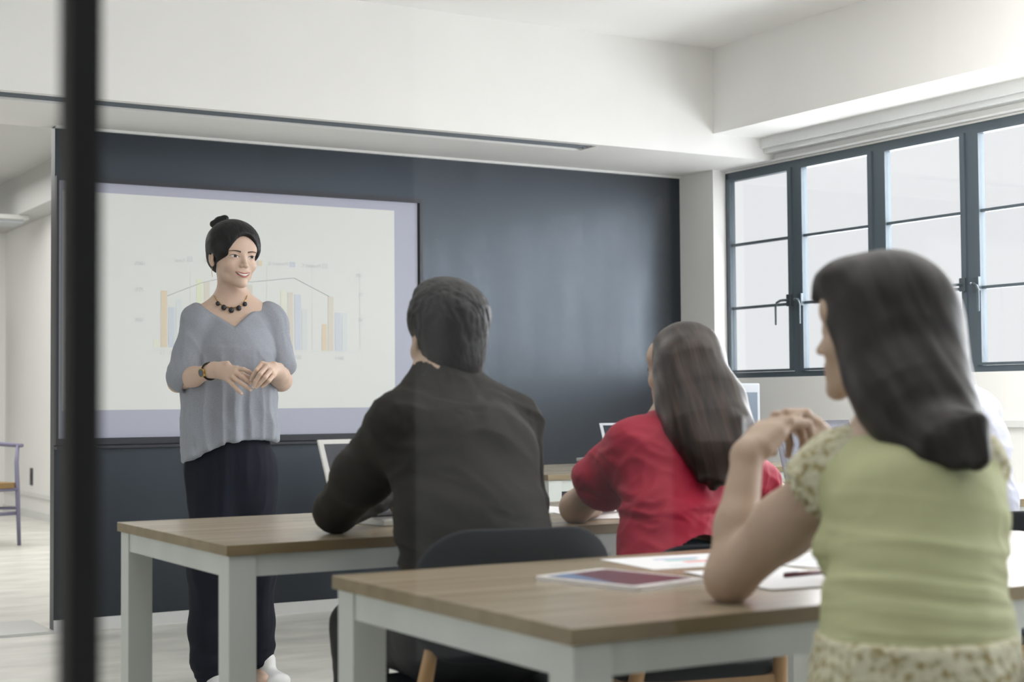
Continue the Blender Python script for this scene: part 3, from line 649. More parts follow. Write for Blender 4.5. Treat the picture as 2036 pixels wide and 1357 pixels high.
    cv = lambda u: .0090*(2*u-1)**2; hx = lambda u: (u-.5)*.056; en = lambda u: math.sin(math.pi*min(max(u, .0), 1))**.55
    H.patch(sd, 'upper_lip', LIP, t, lambda u, v: (hx(u), -.0595+cv(u)+v*(.0050-.0014*math.exp(-((u-.5)/.07)**2))*en(u)), 20, 4, .0016)
    H.patch(sd, 'teeth', TEETH, t, lambda u, v: ((u-.5)*.048, -.0593+cv(u)*.85-v*.0062*en(u)), 18, 4, .0012)
    H.patch(sd, 'mouth_line', mat('mouth_shadow_line', s(110, 56, 54), .6), t, lambda u, v: (hx(u)*1.02, -.0601+cv(u)*.95-v*.0072*en(u)-.0004), 20, 3, .0001)
    H.patch(sd, 'lower_lip', LIP, t, lambda u, v: ((u-.5)*.049, -.0657+cv(u)*.9-v*.0060*en(u)-.0003), 20, 4, .0016)
    for tip in (fg[1][2], fg[2][2], fg[3][2], fg2[0][2], fg2[1][2], fg2[2][2]):
        blob('nail', NAIL, t, tip-cfh*.0042, .0048, 1, (.8, .55, 1))
    # hair
    hd = Sdf(); H.ell(hd, (0, -.016, .046), (.0790, .0930, .088), .02); H.ell(hd, (0, .012, .064), (.072, .074, .060), .06); H.ell(hd, (0, -.046, .0), (.066, .052, .060), .03)
    for sx in (-1, 1): H.ell(hd, (sx*.046, .024, .030), (.029, .042, .038), .03)
    H.ell(hd, (-.003, .125, -.040), (.065, .118, .128), .012, '-'); H.ell(hd, (0, .112, -.085), (.10, .088, .070), .03, '-'); hd.plane(H.p(0, -.03, -.042), H.p(0, .42, -.9)-H.p(0, 0, 0), .008)
    for sx in (-1, 1): H.ell(hd, (sx*.082, .000, -.016), (.016, .026, .032), .006, '-')
    for c, r in (((.012, -.070, .136), .026), ((.034, -.074, .128), .017), ((-.008, -.076, .136), .018), ((.014, -.092, .126), .021), ((.006, -.056, .150), .014), ((.006, -.108, .100), .020), ((.020, -.106, .086), .017), ((.0, -.096, .112), .018)): H.ell(hd, c, (r, r, r*.9), .006)
    lo, hi = bounds([H.c], .17); st = lambda v: .0016*ridges(H.loc(v)*1., np.diag([150, 18, 40])*1., .4)
    sdf_obj('hair', hd, lo, hi, .003, HAIRB, t, disp=st)
    # top
    sh = Sdf()
    def sleeve(S0, E0, W0, r0, r1, cut):
        sh.cone(S0, E0, r0, r1, .05)
    sh.cone(J(396, 650, 5.755), J(367, 748, 5.70), .060, .062, .04)
    sh.cone(J(535, 650, 5.875), J(560, 726, 5.85), .060, .050, .04)
    sh.cone(J(386, 772, 5.68), J(450, 752, 5.50), .046, .066, .006, '-'); sh.cone(J(368, 822, 5.70), J(420, 850, 5.60), .066, .09, .008, '-')
    sh.cone(J(560, 764, 5.80), J(548, 766, 5.6), .047, .056, .006, '-'); sh.cone(J(572, 802, 5.82), J(560, 850, 5.8), .088, .10, .008, '-')
    sh.cone(J(402, 633, 5.775), J(528, 633, 5.87), .062, .064, .05)
    n0 = len(sh.P); sh.loft([J(466, 655, 5.81), J(464, 700, 5.80), J(452, 780, 5.80), J(455, 850, 5.80), J(458, 940, 5.80)], [(.136, .098), (.148, .132), (.166, .134), (.168, .134), (.172, .136)], lf, .016)
    ax = np.array(cfh)
    def wedge(px, py, w_, h_, op='-', k=.004): a = J(px, py, 5.35); b = J(px, py, 6.2); sh.ec(a, b, (w_, h_), (w_, h_), cr, k, op)
    def rayplane(p, q):   # plane through the camera-side sight line of two neckline points; n points down into the cloth
        A_, B_ = J(*p, 5.75), J(*q, 5.75); n = np.cross(B_-A_, cf); n = n/np.linalg.norm(n); return (A_, n if n[2] < 0 else -n)
    sh.P.append(('-', .012, 'w', [rayplane((383, 596), (470, 651)), rayplane((470, 651), (521, 594)), rayplane((395, 622), (455, 646)), rayplane((486, 646), (512, 620)), (J(382, 600, 5.75), -np.array(cr)), (J(521, 600, 5.75), np.array(cr)), (J(450, 520, 5.75), UP)]))
    def below(p, q): A_, n = rayplane(p, q); return (A_, -n)
    sh.P.append(('-', .010, 'w', [below((366, 922), (456, 876)), below((440, 876), (530, 874)), below((530, 873), (552, 895))]))
    def fold(v):
        z = v[:, 2]; w_ = np.clip((1.27-z)/.25, 0, 1); side = (v-J(462, 700, 5.8))@lf; fz = np.clip((z-1.12)/.2, 0, 1)
        arm = np.clip((np.abs(side)-.15)/.03, 0, 1)
        vert = ridges(np.stack([side*19+z*.5, (v@g)*12, z*.9], 1), np.eye(3), .35, 3)
        diag = ridges(np.stack([side*14-np.abs(side)*0+z*9, (v@g)*8, z*3], 1), np.eye(3), .5, 9)
        return .027*w_*vert*(1-arm)+.006*diag*(.35+.65*np.clip(np.abs(side)/.12, 0, 1))+.005*arm*ridges(np.stack([side*20, (v@g)*20, z*6], 1), np.eye(3), .5, 1)
    lo, hi = bounds([J(335, 600, 5.75), J(590, 930, 5.85), J(450, 780, 5.6), J(450, 780, 6.0)], .05)
    sdf_obj('top', sh, lo, hi, .0042, TEE, t, disp=fold)
    # trousers
    tr = Sdf(); tr.loft([J(458, 872, 5.80), J(458, 930, 5.81), J(460, 985, 5.81)], [(.140, .105), (.160, .122), (.158, .122)], lf, .05)
    tr.loft([J(424, 960, 5.77), J(424, 1130, 5.74), J(417, 1255, 5.74), J(420, 1318, 5.75), J(422, 1352, 5.76)], [(.082, .10), (.083, .095), (.070, .085), (.066, .078), (.050, .055)], lf, .04)
    tr.loft([J(500, 960, 5.85), J(503, 1130, 5.87), J(506, 1240, 5.88), J(510, 1290, 5.90), J(514, 1314, 5.90)], [(.082, .10), (.078, .095), (.066, .085), (.058, .072), (.044, .052)], lf, .04)
    tf = lambda v: .006*ridges(np.stack([v@lf*16, v@g*16, v[:, 2]*1.1], 1), np.eye(3), .4, 5)*np.clip((v[:, 2]-.12)/.2, .4, 1)+.006*ridges(np.stack([v@lf*8, v@g*8, v[:, 2]*26], 1), np.eye(3), .5, 2)*np.clip((.22-v[:, 2])/.12, 0, 1)
    lo, hi = bounds([J(360, 870, 5.8), J(555, 1366, 5.8), J(458, 1000, 5.65), J(458, 1000, 6.0)], .04)
    sdf_obj('trousers', tr, lo, hi, .0055, NAVY, t, disp=tf)
    a = J(517, 1350, 5.93); shoe(t, (a[0], a[1]), g+crh*.25, SHOE, .235)
    a = J(424, 1372, 5.78); shoe(t, (a[0], a[1]), g, SHOE, .235)
    # necklace, watch, earring
    b = bmesh.new(); pts = [hitp(sd, x_, y_)-cfh*.003 for x_, y_ in ((426, 588), (431, 598), (439, 605), (449, 610), (461, 613), (473, 611), (483, 605), (489, 597), (492, 588))]
    tube(b, pts, .0016, 6); nk = obj('necklace', b, GOLD, t, world=True)
    for x_, y_, r in ((434, 604, .0085), (446, 612, .0105), (461, 617, .0110), (476, 613, .0105), (488, 605, .0090)):
        blob('bead', mat('black_bead', s(18, 19, 24), .4), nk, hitp(sd, x_, y_)-cfh*.008, r, 2, (1, .6, 1), .06)
    fa = unit(Rw-Re); c0 = Rw-fa*.030; fr = unit(cu-fa*(cu@fa)); sd2 = np.cross(fa, fr)
    b = bmesh.new(); rg = [c0+(fr*math.cos(a)+sd2*math.sin(a))*.0285 for a in [k*math.pi/12 for k in range(25)]]; tube(b, rg, [(.0022, .0075)]*25, 8, False)
    wt = obj('watch', b, mat('dark_watch_strap', s(40, 36, 34), .5), t, world=True)
    # case turned towards the camera
    n = unit(-cfh-fa*(-cfh@fa)); bm = bmesh.new(); 
    cc = c0+n*.0290; tube(bm, [cc-n*.004, cc+n*.0045], [.0165, .0165], 20); obj('watch_case', bm, GOLD, wt, world=True)
    bm = bmesh.new(); tube(bm, [cc+n*.0045, cc+n*.0055], [.0138, .0138], 20); obj('watch_dial', bm, mat('grey_dial', s(90, 96, 104), .25), wt, world=True)
    b = bmesh.new(); e0 = H.p(.075, -.004, -.036); tube(b, [e0, e0-UP*.018, e0-UP*.035+crh*.002], .0009, 5); obj('earring', b, GOLD, t, world=True)
presenter()
# ---- shared helpers for the seated people
WY = lambda px, py, y: at(px, py, 1, y)
def torso(sd, neck, Ls, Rs, chest, waist, pelvis, S, sc=1., male=False):
    m = 1.12 if male else 1.0
    sd.cone(neck+UP*.01, Ls, .048*sc*m, .046*sc*m, .06); sd.cone(neck+UP*.01, Rs, .048*sc*m, .046*sc*m, .06)
    top = (Ls+Rs)/2-UP*.02
    sd.loft([top, chest, waist, pelvis], [(.120*sc*m, .075*sc*m), (.130*sc*m, .095*sc*m), (.108*sc*m, .085*sc*m), (.150*sc, .115*sc)], S, .06)
def seated_legs(pel, f, S, seat=.455, spread=.10, reach=.40, foot=.02):
    out = []
    for sx in (-1, 1):
        h = pel+S*sx*.085; h[2] = seat+.095; k = h+f*reach+S*sx*(spread-.085); k[2] = seat+.075; a = k+f*foot; a[2] = .10; out.append((h, k, a))
    return out
def leg_skin(sd, legs, f):
    for h, k, a in legs:
        sd.chain([h, k, a], [.075, .052, .036], .03); b = a.copy(); b[2] = .035; sd.cone(a, b, .036, .03, .02); sd.cone(b, b+f*.13, .03, .022, .02)
def trousers(parent, pel, legs, f, S, m, name='trousers', h=.008, hip=.165, top=.07):
    tr = Sdf(); p = pel.copy(); p[2] = legs[0][0][2]+.02; tr.ec(p+UP*top, p-UP*.005, (hip*.92, .115), (hip, .13), S, .05)
    for h_, k, a in legs: tr.chain([h_, k, a+UP*.01], [.088, .068, .055], .03)
    tr.plane(np.array([0, 0, .07]), -UP, .01)
    pts = [q for l in legs for q in l]; lo, hi = bounds(pts+[p+UP*.1], .14)
    lo[2] = .03
    d = lambda v: .006*ridges(v, np.diag([12., 12., 10.]), .6, 4)
    return sdf_obj(name, tr, lo, hi, h, m, parent, disp=d)
def shoes(parent, legs, f, m):
    for h, k, a in legs: shoe(parent, (a[0]-f[0]*.05, a[1]-f[1]*.05), f, m, .26)
def body(parent, sd, pts, m, h=.0045, refine=None, pad=.13):
    lo, hi = bounds(pts, pad); lo[2] = max(lo[2], -.01); return sdf_obj('body', sd, lo, hi, h, m, parent, refine=refine)

# ---- man in the dark shirt, leaning on the table
def man_dark():
    f = unit(facing(204)*[1, 1, 0]); S = np.cross(f, UP)      # S: his right
    neck = WY(884, 770, 3.15); Ls, Rs = WY(796, 846, 3.08), WY(1016, 846, 3.12)
    chest, waist, pel = WY(918, 905, 3.05), WY(940, 1040, 2.97), WY(950, 1200, 2.93); pel[2] = .56
    t = thing('person', 'seated man from behind in a dark shirt, elbow on the table by a laptop', 'person', (pel[0], pel[1], 0))
    H = Head(WY(886, 676, 3.18), head_frame(205, 0, 0), 1.05, 1.03); sd = Sdf(); H.skin(sd, True)
    sd.ec(H.p(0, -.016, -.05), neck, (.052, .052), (.058, .052), S, .03); torso(sd, neck, Ls, Rs, chest, waist, pel, S, 1., True)
    Le = WY(668, 1022, 3.44); Le[2] = .795; Lw = WY(760, 985, 3.60); Re = WY(1046, 1000, 3.33); Re[2] = .80; Rw = WY(930, 1000, 3.56); Rw[2] = .80
    sd.chain([Ls, Le], [.05, .042], .03); sd.chain([Le, Lw], [.042, .028], .02); sd.chain([Rs, Re], [.05, .042], .03); sd.chain([Re, Rw], [.042, .028], .02)
    Lw[2] += .0; hand(sd, Lw, WY(800, 1000, 3.66)-Lw, UP, -1, 1.05, ((25, 35, 20),)*4); hand(sd, Rw, WY(860, 1020, 3.63)-Rw, UP, 1, 1.05, ((25, 35, 20),)*4)
    L = seated_legs(pel, f, S, .455, .12, .42, .03); leg_skin(sd, L, f)
    body(t, sd, [q for l in L for q in l]+[H.p(0, 0, 0), Le, Re, Lw, Rw, Rw+f*.08, H.p(0, 0, .02), L[0][2]*[1, 1, 0], Ls, Rs, waist], SKIN2, .0052)
    hd = Sdf(); H.ell(hd, (0, -.020, .044), (.0850, .102, .088), .02); H.ell(hd, (0, -.050, -.030), (.066, .062, .076), .03); H.ell(hd, (.01, .03, .105), (.06, .055, .034), .03)
    H.ell(hd, (0, .110, -.045), (.078, .085, .105), .008, '-'); hd.plane(H.p(0, -.06, -.090), H.p(0, .30, -.95)-H.p(0, 0, 0), .012)
    for sx in (-1, 1): H.ell(hd, (sx*.088, .014, -.034), (.026, .040, .044), .010, '-')
    lo, hi = bounds([H.c], .17)
    def tuft(v):
        q = H.loc(v); return .0050*ridges(q, np.array([[70, 0, 25], [0, 45, 20], [10, 10, 16.]]), .7, 2)*np.clip((q[:, 2]-.0)/.06, .25, 1)+.0015*ridges(q, np.diag([160, 160, 40.]), .5, 8)
    sdf_obj('hair', hd, lo, hi, .0036, HAIRB, t, disp=tuft)
    sh = Sdf(); sh.cone(neck+UP*.0, Ls+UP*.004, .066, .064, .05); sh.cone(neck+UP*.0, Rs+UP*.004, .066, .066, .05)
    sh.ec(neck-UP*.03, neck+UP*.032, (.072, .068), (.064, .064), S, .012)
    n1 = (Ls+Rs)/2
    sh.loft([n1-UP*.03, chest, waist, pel+UP*.03], [(.150, .098), (.160, .118), (.158, .118), (.168, .135)], S, .06)
    sh.chain([Ls, Ls*.45+Le*.55, Le+UP*.004], [.066, .066, .050], .03); sh.chain([Le+UP*.004, Lw], [.050, .040], .02); sh.chain([Rs, Re], [.066, .052], .03); sh.chain([Re, Rw], [.052, .040], .02)
    for A_, B_ in ((Lw, Le), (Rw, Re)): d_ = unit(A_-B_); sh.cone(A_+d_*.012, A_+d_*.2, .031, .031, .004, '-'); sh.plane(A_+d_*.02, d_, .002) if 0 else None
    sh.cone(H.p(0, -.01, .02), neck+UP*.055, .058, .058, .004, '-')
    sh.plane(np.array([0, 0, .50]), -UP, .01)
    def fold(v):
        side = v@S-neck@S; up = v[:, 2]; arm = np.clip((np.linalg.norm(v-Le, axis=1)-.05)/.2, 0, 1)
        y = np.clip((up-.98)/.06, 0, 1)
        a = .008*ridges(np.stack([side*7+up*16, up*9-side*6, (v@f)*5], 1), np.eye(3), .8, 7)*(.55+.45*np.clip(np.abs(up-.85)/.2, 0, 1))
        b2 = .006*ridges(np.stack([side*26, up*7, (v@f)*9], 1), np.eye(3), .5, 3)*y
        return a+b2
    lo, hi = bounds([Ls, Rs, Le, Re, Lw, Rw, pel, neck+UP*.03, chest-f*.08, waist], .10); lo[2] = .47
    sdf_obj('shirt', sh, lo, hi, .0055, DSHIRT, t, disp=fold)
    # collar band
    cl = Sdf(); cl.ec(neck+UP*.010, neck+UP*.058, (.074, .076), (.067, .068), S, .004); cl.ec(neck-UP*.08, neck+UP*.16, (.060, .061), (.060, .061), S, .004, '-'); cl.plane(neck+UP*.056, UP-f*.15, .003); cl.plane(neck+UP*.010, -UP, .003)
    lo, hi = bounds([neck+UP*.03], .10); sdf_obj('collar', cl, lo, hi, .004, DSHIRT, t, disp=lambda v: .002*ridges(v, np.diag([30, 30, 30.]), .5, 1))
    trousers(t, pel, L, f, S, DTROU, hip=.17); shoes(t, L, f, mat('black_leather_shoe', s(28, 28, 30), .4))
    return pel, f
pm, fm = man_dark()

# ---- woman in the red blouse
def woman_red():
    f = unit(facing(214)*[1, 1, 0]); S = np.cross(f, UP)
    neck = WY(1348, 842, 3.13); Ls, Rs = WY(1268, 893, 3.10), WY(1438, 905, 3.14)
    chest, waist, pel = WY(1348, 940, 3.06), WY(1340, 1040, 3.0), WY(1345, 1120, 2.96); pel[2] = .56
    t = thing('person', 'seated woman with long straight brown hair in a red blouse, seen from behind', 'person', (pel[0], pel[1], 0))
    H = Head(WY(1356, 737, 3.17), head_frame(231, 0, 0), .97, 1.0); sd = Sdf(); H.skin(sd)
    sd.ec(H.p(0, -.025, -.05), neck, (.046, .047), (.052, .05), S, .03); torso(sd, neck, Ls, Rs, chest, waist, pel, S, .97)
    Le = WY(1146, 1018, 3.37); Le[2] = .785; Lw = WY(1196, 1004, 3.56); Lw[2] = .785; Re = WY(1540, 985, 3.36); Re[2] = .79; Rw = WY(1475, 990, 3.55); Rw[2] = .79
    sd.chain([Ls, Ls*.5+Le*.5, Le], [.044, .043, .040], .03); sd.chain([Le, Le*.5+Lw*.5, Lw], [.040, .036, .025], .02); sd.chain([Rs, Re], [.044, .038], .03); sd.chain([Re, Rw], [.038, .025], .02)
    hand(sd, Lw, WY(1230, 1000, 3.66)-Lw, UP, -1, .95, ((20, 35, 25),)*4); hand(sd, Rw, WY(1420, 1000, 3.62)-Rw, UP, 1, .95, ((20, 35, 25),)*4)
    L = seated_legs(pel, f, S, .455, .10, .38, .02); leg_skin(sd, L, f)
    body(t, sd, [q for l in L for q in l]+[H.p(0, 0, .03), Le, Re, Lw, Rw, Rw+f*.1, Lw+f*.1, L[0][2]*[1, 1, 0], Ls, Rs, waist], SKIN2, .0050)
    EYE = mat('dark_lash', s(30, 24, 22), .6)
    for sx in (-1, 1): H.patch(sd, 'eyelashes', EYE, t, lambda u, v: (sx*.031+(u-.5)*.028, .004+.004*math.sin(math.pi*u)*(2*v-1)), 10, 3, .003)
    hd = Sdf(); H.ell(hd, (0, -.014, .042), (.0805, .098, .086), .02); H.ell(hd, (0, -.04, -.01), (.080, .070, .080), .03)
    pr = [(1370, 735, 3.84), (1392, 800, 3.78), (1408, 850, 3.71), (1420, 900, 3.655), (1420, 950, 3.62)]
    hd.loft([J(*q) for q in pr], [(.090, .085), (.096, .066), (.092, .050), (.062, .036), (.024, .016)], crh, .06)
    for q in ((1392, 955), (1418, 972), (1440, 958), (1466, 915)): hd.cone(J(q[0]-8, q[1]-75, 3.67), J(q[0], q[1], 3.62), .020, .006, .02)
    hd.cone(J(1450, 800, 3.80), J(1484, 852, 3.74), .030, .014, .03); hd.cone(J(1345, 800, 3.76), J(1386, 905, 3.66), .026, .014, .03)
    H.ell(hd, (0, .110, -.052), (.074, .082, .115), .010, '-')
    lo, hi = bounds([H.c, J(*pr[-1]), J(*pr[2])], .15)
    st = lambda v: .0018*vnoise(np.stack([(v@crh)*70+(v[:, 2]-1.1)*16, (v@cfh)*5, v[:, 2]*.8], 1))+.0025*vnoise(np.stack([(v@crh)*30+(v[:, 2]-1.1)*8, (v@cfh)*4, v[:, 2]*.8], 1))
    sdf_obj('hair', hd, lo, hi, .0042, HAIRS, t, disp=st)
    sh = Sdf(); sh.cone(Ls, Ls*.46+Le*.54, .068, .076, .05); sh.cone(J(1425, 915, 3.97), WY(1512, 962, 3.28), .070, .058, .05)
    sh.cone(Ls*.42+Le*.58, Ls*.1+Le*.9, .060, .070, .008, '-'); sh.cone(Ls*.1+Le*.9, Le+(Le-Ls)*.3, .07, .10, .008, '-'); sh.cone(WY(1528, 972, 3.30), WY(1560, 1010, 3.44), .044, .06, .008, '-')
    sh.cone(neck-UP*.012, Ls-UP*.0, .062, .060, .05); sh.cone(neck-UP*.012, Rs-UP*.0, .062, .062, .05)
    sh.loft([(Ls+Rs)/2-UP*.02, chest, waist, pel+UP*.08], [(.136, .095), (.148, .115), (.122, .105), (.148, .13)], S, .04)
    sh.cone(H.p(0, -.02, .0), neck+UP*.045, .050, .056, .004, '-'); sh.plane(WY(1330, 1112, 2.9), np.array([.10, 0, -1.]), .004)
    def fold(v):
        x = v@crh; z = v[:, 2]; y = v@cfh
        return .008*ridges(np.stack([x*9+z*15, z*8-x*7, y*5], 1), np.eye(3), .8, 5)+.004*ridges(np.stack([x*22-z*16, z*6+x*6, y*12], 1), np.eye(3), .6, 9)
    lo, hi = bounds([WY(1150, 950, 3.3), WY(1560, 950, 3.35), neck+UP*.03, chest-f*.1, pel], .09); lo[2] = .60
    sdf_obj('blouse', sh, lo, hi, .0055, REDS, t, disp=fold)
    trousers(t, pel, L, f, S, DKGRN, hip=.160); shoes(t, L, f, mat('black_leather_shoe', (0, 0, 0)))
    return pel, f
pr_, fr_ = woman_red()

# ---- woman in the pale lime top, nearest
def woman_lime():
    f = unit(facing(222)*[1, 1, 0]); S = np.cross(f, UP)
    neck = WY(1800, 862, 1.69); Ls, Rs = WY(1672, 938, 1.73), WY(1922, 938, 1.62)
    chest, waist, pel = WY(1828, 1030, 1.62), WY(1822, 1185, 1.58), WY(1825, 1400, 1.53); pel[2] = .56
    t = thing('person', 'nearest woman, from behind, in a pale lime top with lace sleeves, elbows on the table', 'person', (pel[0], pel[1], 0))
    H = Head(J(1745, 660, 2.38), head_frame(236, 0, 0), .96, 1.0); sd = Sdf(); H.skin(sd)
    sd.ec(H.p(0, -.025, -.05), neck, (.044, .046), (.050, .048), S, .03); torso(sd, neck, Ls, Rs, chest, waist, pel, S, .84)
    for a in (-.05, .055): sd.ell(chest+f*.075+S*a-UP*.045, (.045, .045, .045), None, .03)
    Le = WY(1452, 1172, 1.925); Le[2] = .783; Lw = WY(1488, 900, 1.975); Re = WY(1740, 1130, 2.02); Re[2] = .785; Rw = WY(1652, 888, 2.02)
    sd.chain([Ls, Ls*.5+Le*.5, Le], [.046, .044, .036], .03); sd.chain([Le, Le*.6+Lw*.4, Lw], [.038, .034, .0235], .02); sd.chain([Rs, Re], [.042, .036], .03); sd.chain([Re, Rw], [.036, .024], .02)
    F1 = WY(1548, 836, 1.99)-Lw; hand(sd, Lw, F1, unit(-crh*.45+UP*.8-cfh*.35), 1, .98, ((38, 62, 35), (42, 62, 35), (46, 62, 35), (50, 60, 35)), thumb_dir=unit(crh*.6+cfh*.5+UP*.5))
    F2 = WY(1592, 838, 2.03)-Rw; hand(sd, Rw, F2, unit(crh*.3+UP*.8+cfh*.3), -1, .98, ((35, 55, 35), (38, 58, 35), (42, 58, 35), (45, 58, 35)), thumb_dir=unit(-crh*.7-cfh*.5+UP*.3))
    L = seated_legs(pel, f, S, .455, .09, .38, .02); leg_skin(sd, L, f); hm = WY(1570, 850, 2.0)
    body(t, sd, [q for l in L for q in l]+[H.p(0, 0, .03), Le, Re, Lw, Rw, hm, L[0][2]*[1, 1, 0], Ls, Rs, waist], SKIN2, .0045, refine=lambda X: ((X-hm)**2).sum(1) < .12**2)
    hd = Sdf(); H.ell(hd, (0, -.014, .040), (.0820, .102, .090), .02); H.ell(hd, (0, -.050, -.01), (.080, .070, .080), .03)
    pr = [(1782, 660, 2.36), (1798, 740, 2.32), (1822, 800, 2.26), (1850, 850, 2.22), (1892, 888, 2.16), (1940, 905, 2.12)]
    hd.loft([J(*q) for q in pr], [(.088, .088), (.080, .080), (.074, .060), (.066, .045), (.042, .026), (.014, .010)], crh, .05)
    for q in ((1962, 918, 2.08), (1936, 928, 2.10), (1900, 922, 2.12), (1858, 908, 2.16), (1812, 890, 2.20), (1770, 868, 2.24)): hd.cone(J(q[0]-26, q[1]-70, q[2]+.05), J(*q), .022, .005, .02)
    hd.cone(J(1900, 860, 2.18), J(1952, 915, 2.10), .024, .008, .02)
    H.ell(hd, (0, .114, -.052), (.074, .086, .120), .010, '-'); H.ell(hd, (-.01, .050, .085), (.05, .040, .030), .03); hd.cone(H.p(-.01, .080, .080), H.p(-.02, .098, .056), .018, .006, .02)
    lo, hi = bounds([H.c, J(*pr[-1]), J(*pr[2])], .15)
    st = lambda v: .0028*vnoise(np.stack([(v@crh)*50+(v[:, 2]-1.0)*24, (v@cfh)*5, v[:, 2]*1.], 1))
    sdf_obj('hair', hd, lo, hi, .0042, HAIRD, t, disp=st)
    sh = Sdf(); sh.cone(neck-UP*.022, Ls-UP*.0, .054, .052, .04); sh.cone(neck-UP*.022, Rs+UP*.0, .054, .054, .04)
    sh.loft([(Ls+Rs)/2-UP*.03, chest, waist, waist*.5+pel*.5+UP*.02, pel], [(.108, .082), (.118, .100), (.112, .100), (.130, .118), (.155, .14)], S, .05)
    for a in (-.05, .055): sh.ell(chest+f*.082+S*a-UP*.048, (.052, .050, .050), None, .03)
    sh.cone(H.p(0, -.02, .0), neck+UP*.04, .046, .054, .004, '-'); sh.plane(np.array([0, 0, .715]), -UP, .003)
    sh.cone(Ls*.80+Le*.20, Ls*.4+Le*.6, .055, .06, .004, '-')
    def fold(v):
        x = v@S; z = v[:, 2]; y = v@f; w_ = np.clip(1-np.abs(z-.80)/.16, 0, 1)
        return .009*w_*ridges(np.stack([x*3.2, z*34+x*6, y*3.2], 1), np.eye(3), .45, 3)+.0035*ridges(v, np.diag([10., 10, 12]), .7, 5)
    lo, hi = bounds([Ls, Rs, neck+UP*.02, waist, chest+f*.1, pel+UP*.05, chest-f*.08, waist-f*.08, pel-f*.10, pel+S*.12, pel-S*.12], .08); lo[2] = .68
    sdf_obj('top', sh, lo, hi, .0048, LIMEF, t, disp=fold)
    sl = Sdf()
    for P0, P1 in ((Ls, Le), (Rs, Re)):
        a = P0+UP*.004; d_ = unit(P1-P0); sl = Sdf(); sl.cone(a+unit(neck-P0)*.03, a, .050, .0555, .02); sl.cone(a, a+d_*.055, .0555, .060, .02); sl.cone(a+d_*.068, a+d_*.3, .0585, .075, .003, '-')
        lo, hi = bounds([a, a+d_*.06], .09); sdf_obj('lace_sleeve', sl, lo, hi, .0045, LACE, t, disp=lambda v: .004*ridges(v, np.diag([34., 34, 34]), .6, 2))
    pe = Sdf(); q0 = waist*.42+pel*.58; q0[2] = .73; q1 = pel.copy(); q1[2] = .50; pe.ec(q0, q1, (.138, .124), (.182, .165), S, .02); pe.plane(np.array([0, 0, .47]), -UP, .004); pe.plane(np.array([0, 0, .742]), UP, .004)
    lo, hi = bounds([q0, q1], .2); lo[2] = .45; hi[2] = .77
    sdf_obj('lace_peplum', pe, lo, hi, .006, LACE, t, disp=lambda v: .008*ridges(np.stack([(v@S)*17, (v@f)*17, v[:, 2]*2], 1), np.eye(3), .5, 2)+.003*ridges(v, np.diag([40., 40, 40]), .6, 2))
    trousers(t, pel, L, f, S, DTROU, hip=.135, top=.0); shoes(t, L, f, mat('black_leather_shoe', (0, 0, 0)))
    return pel, f
pl_, fl_ = woman_lime()

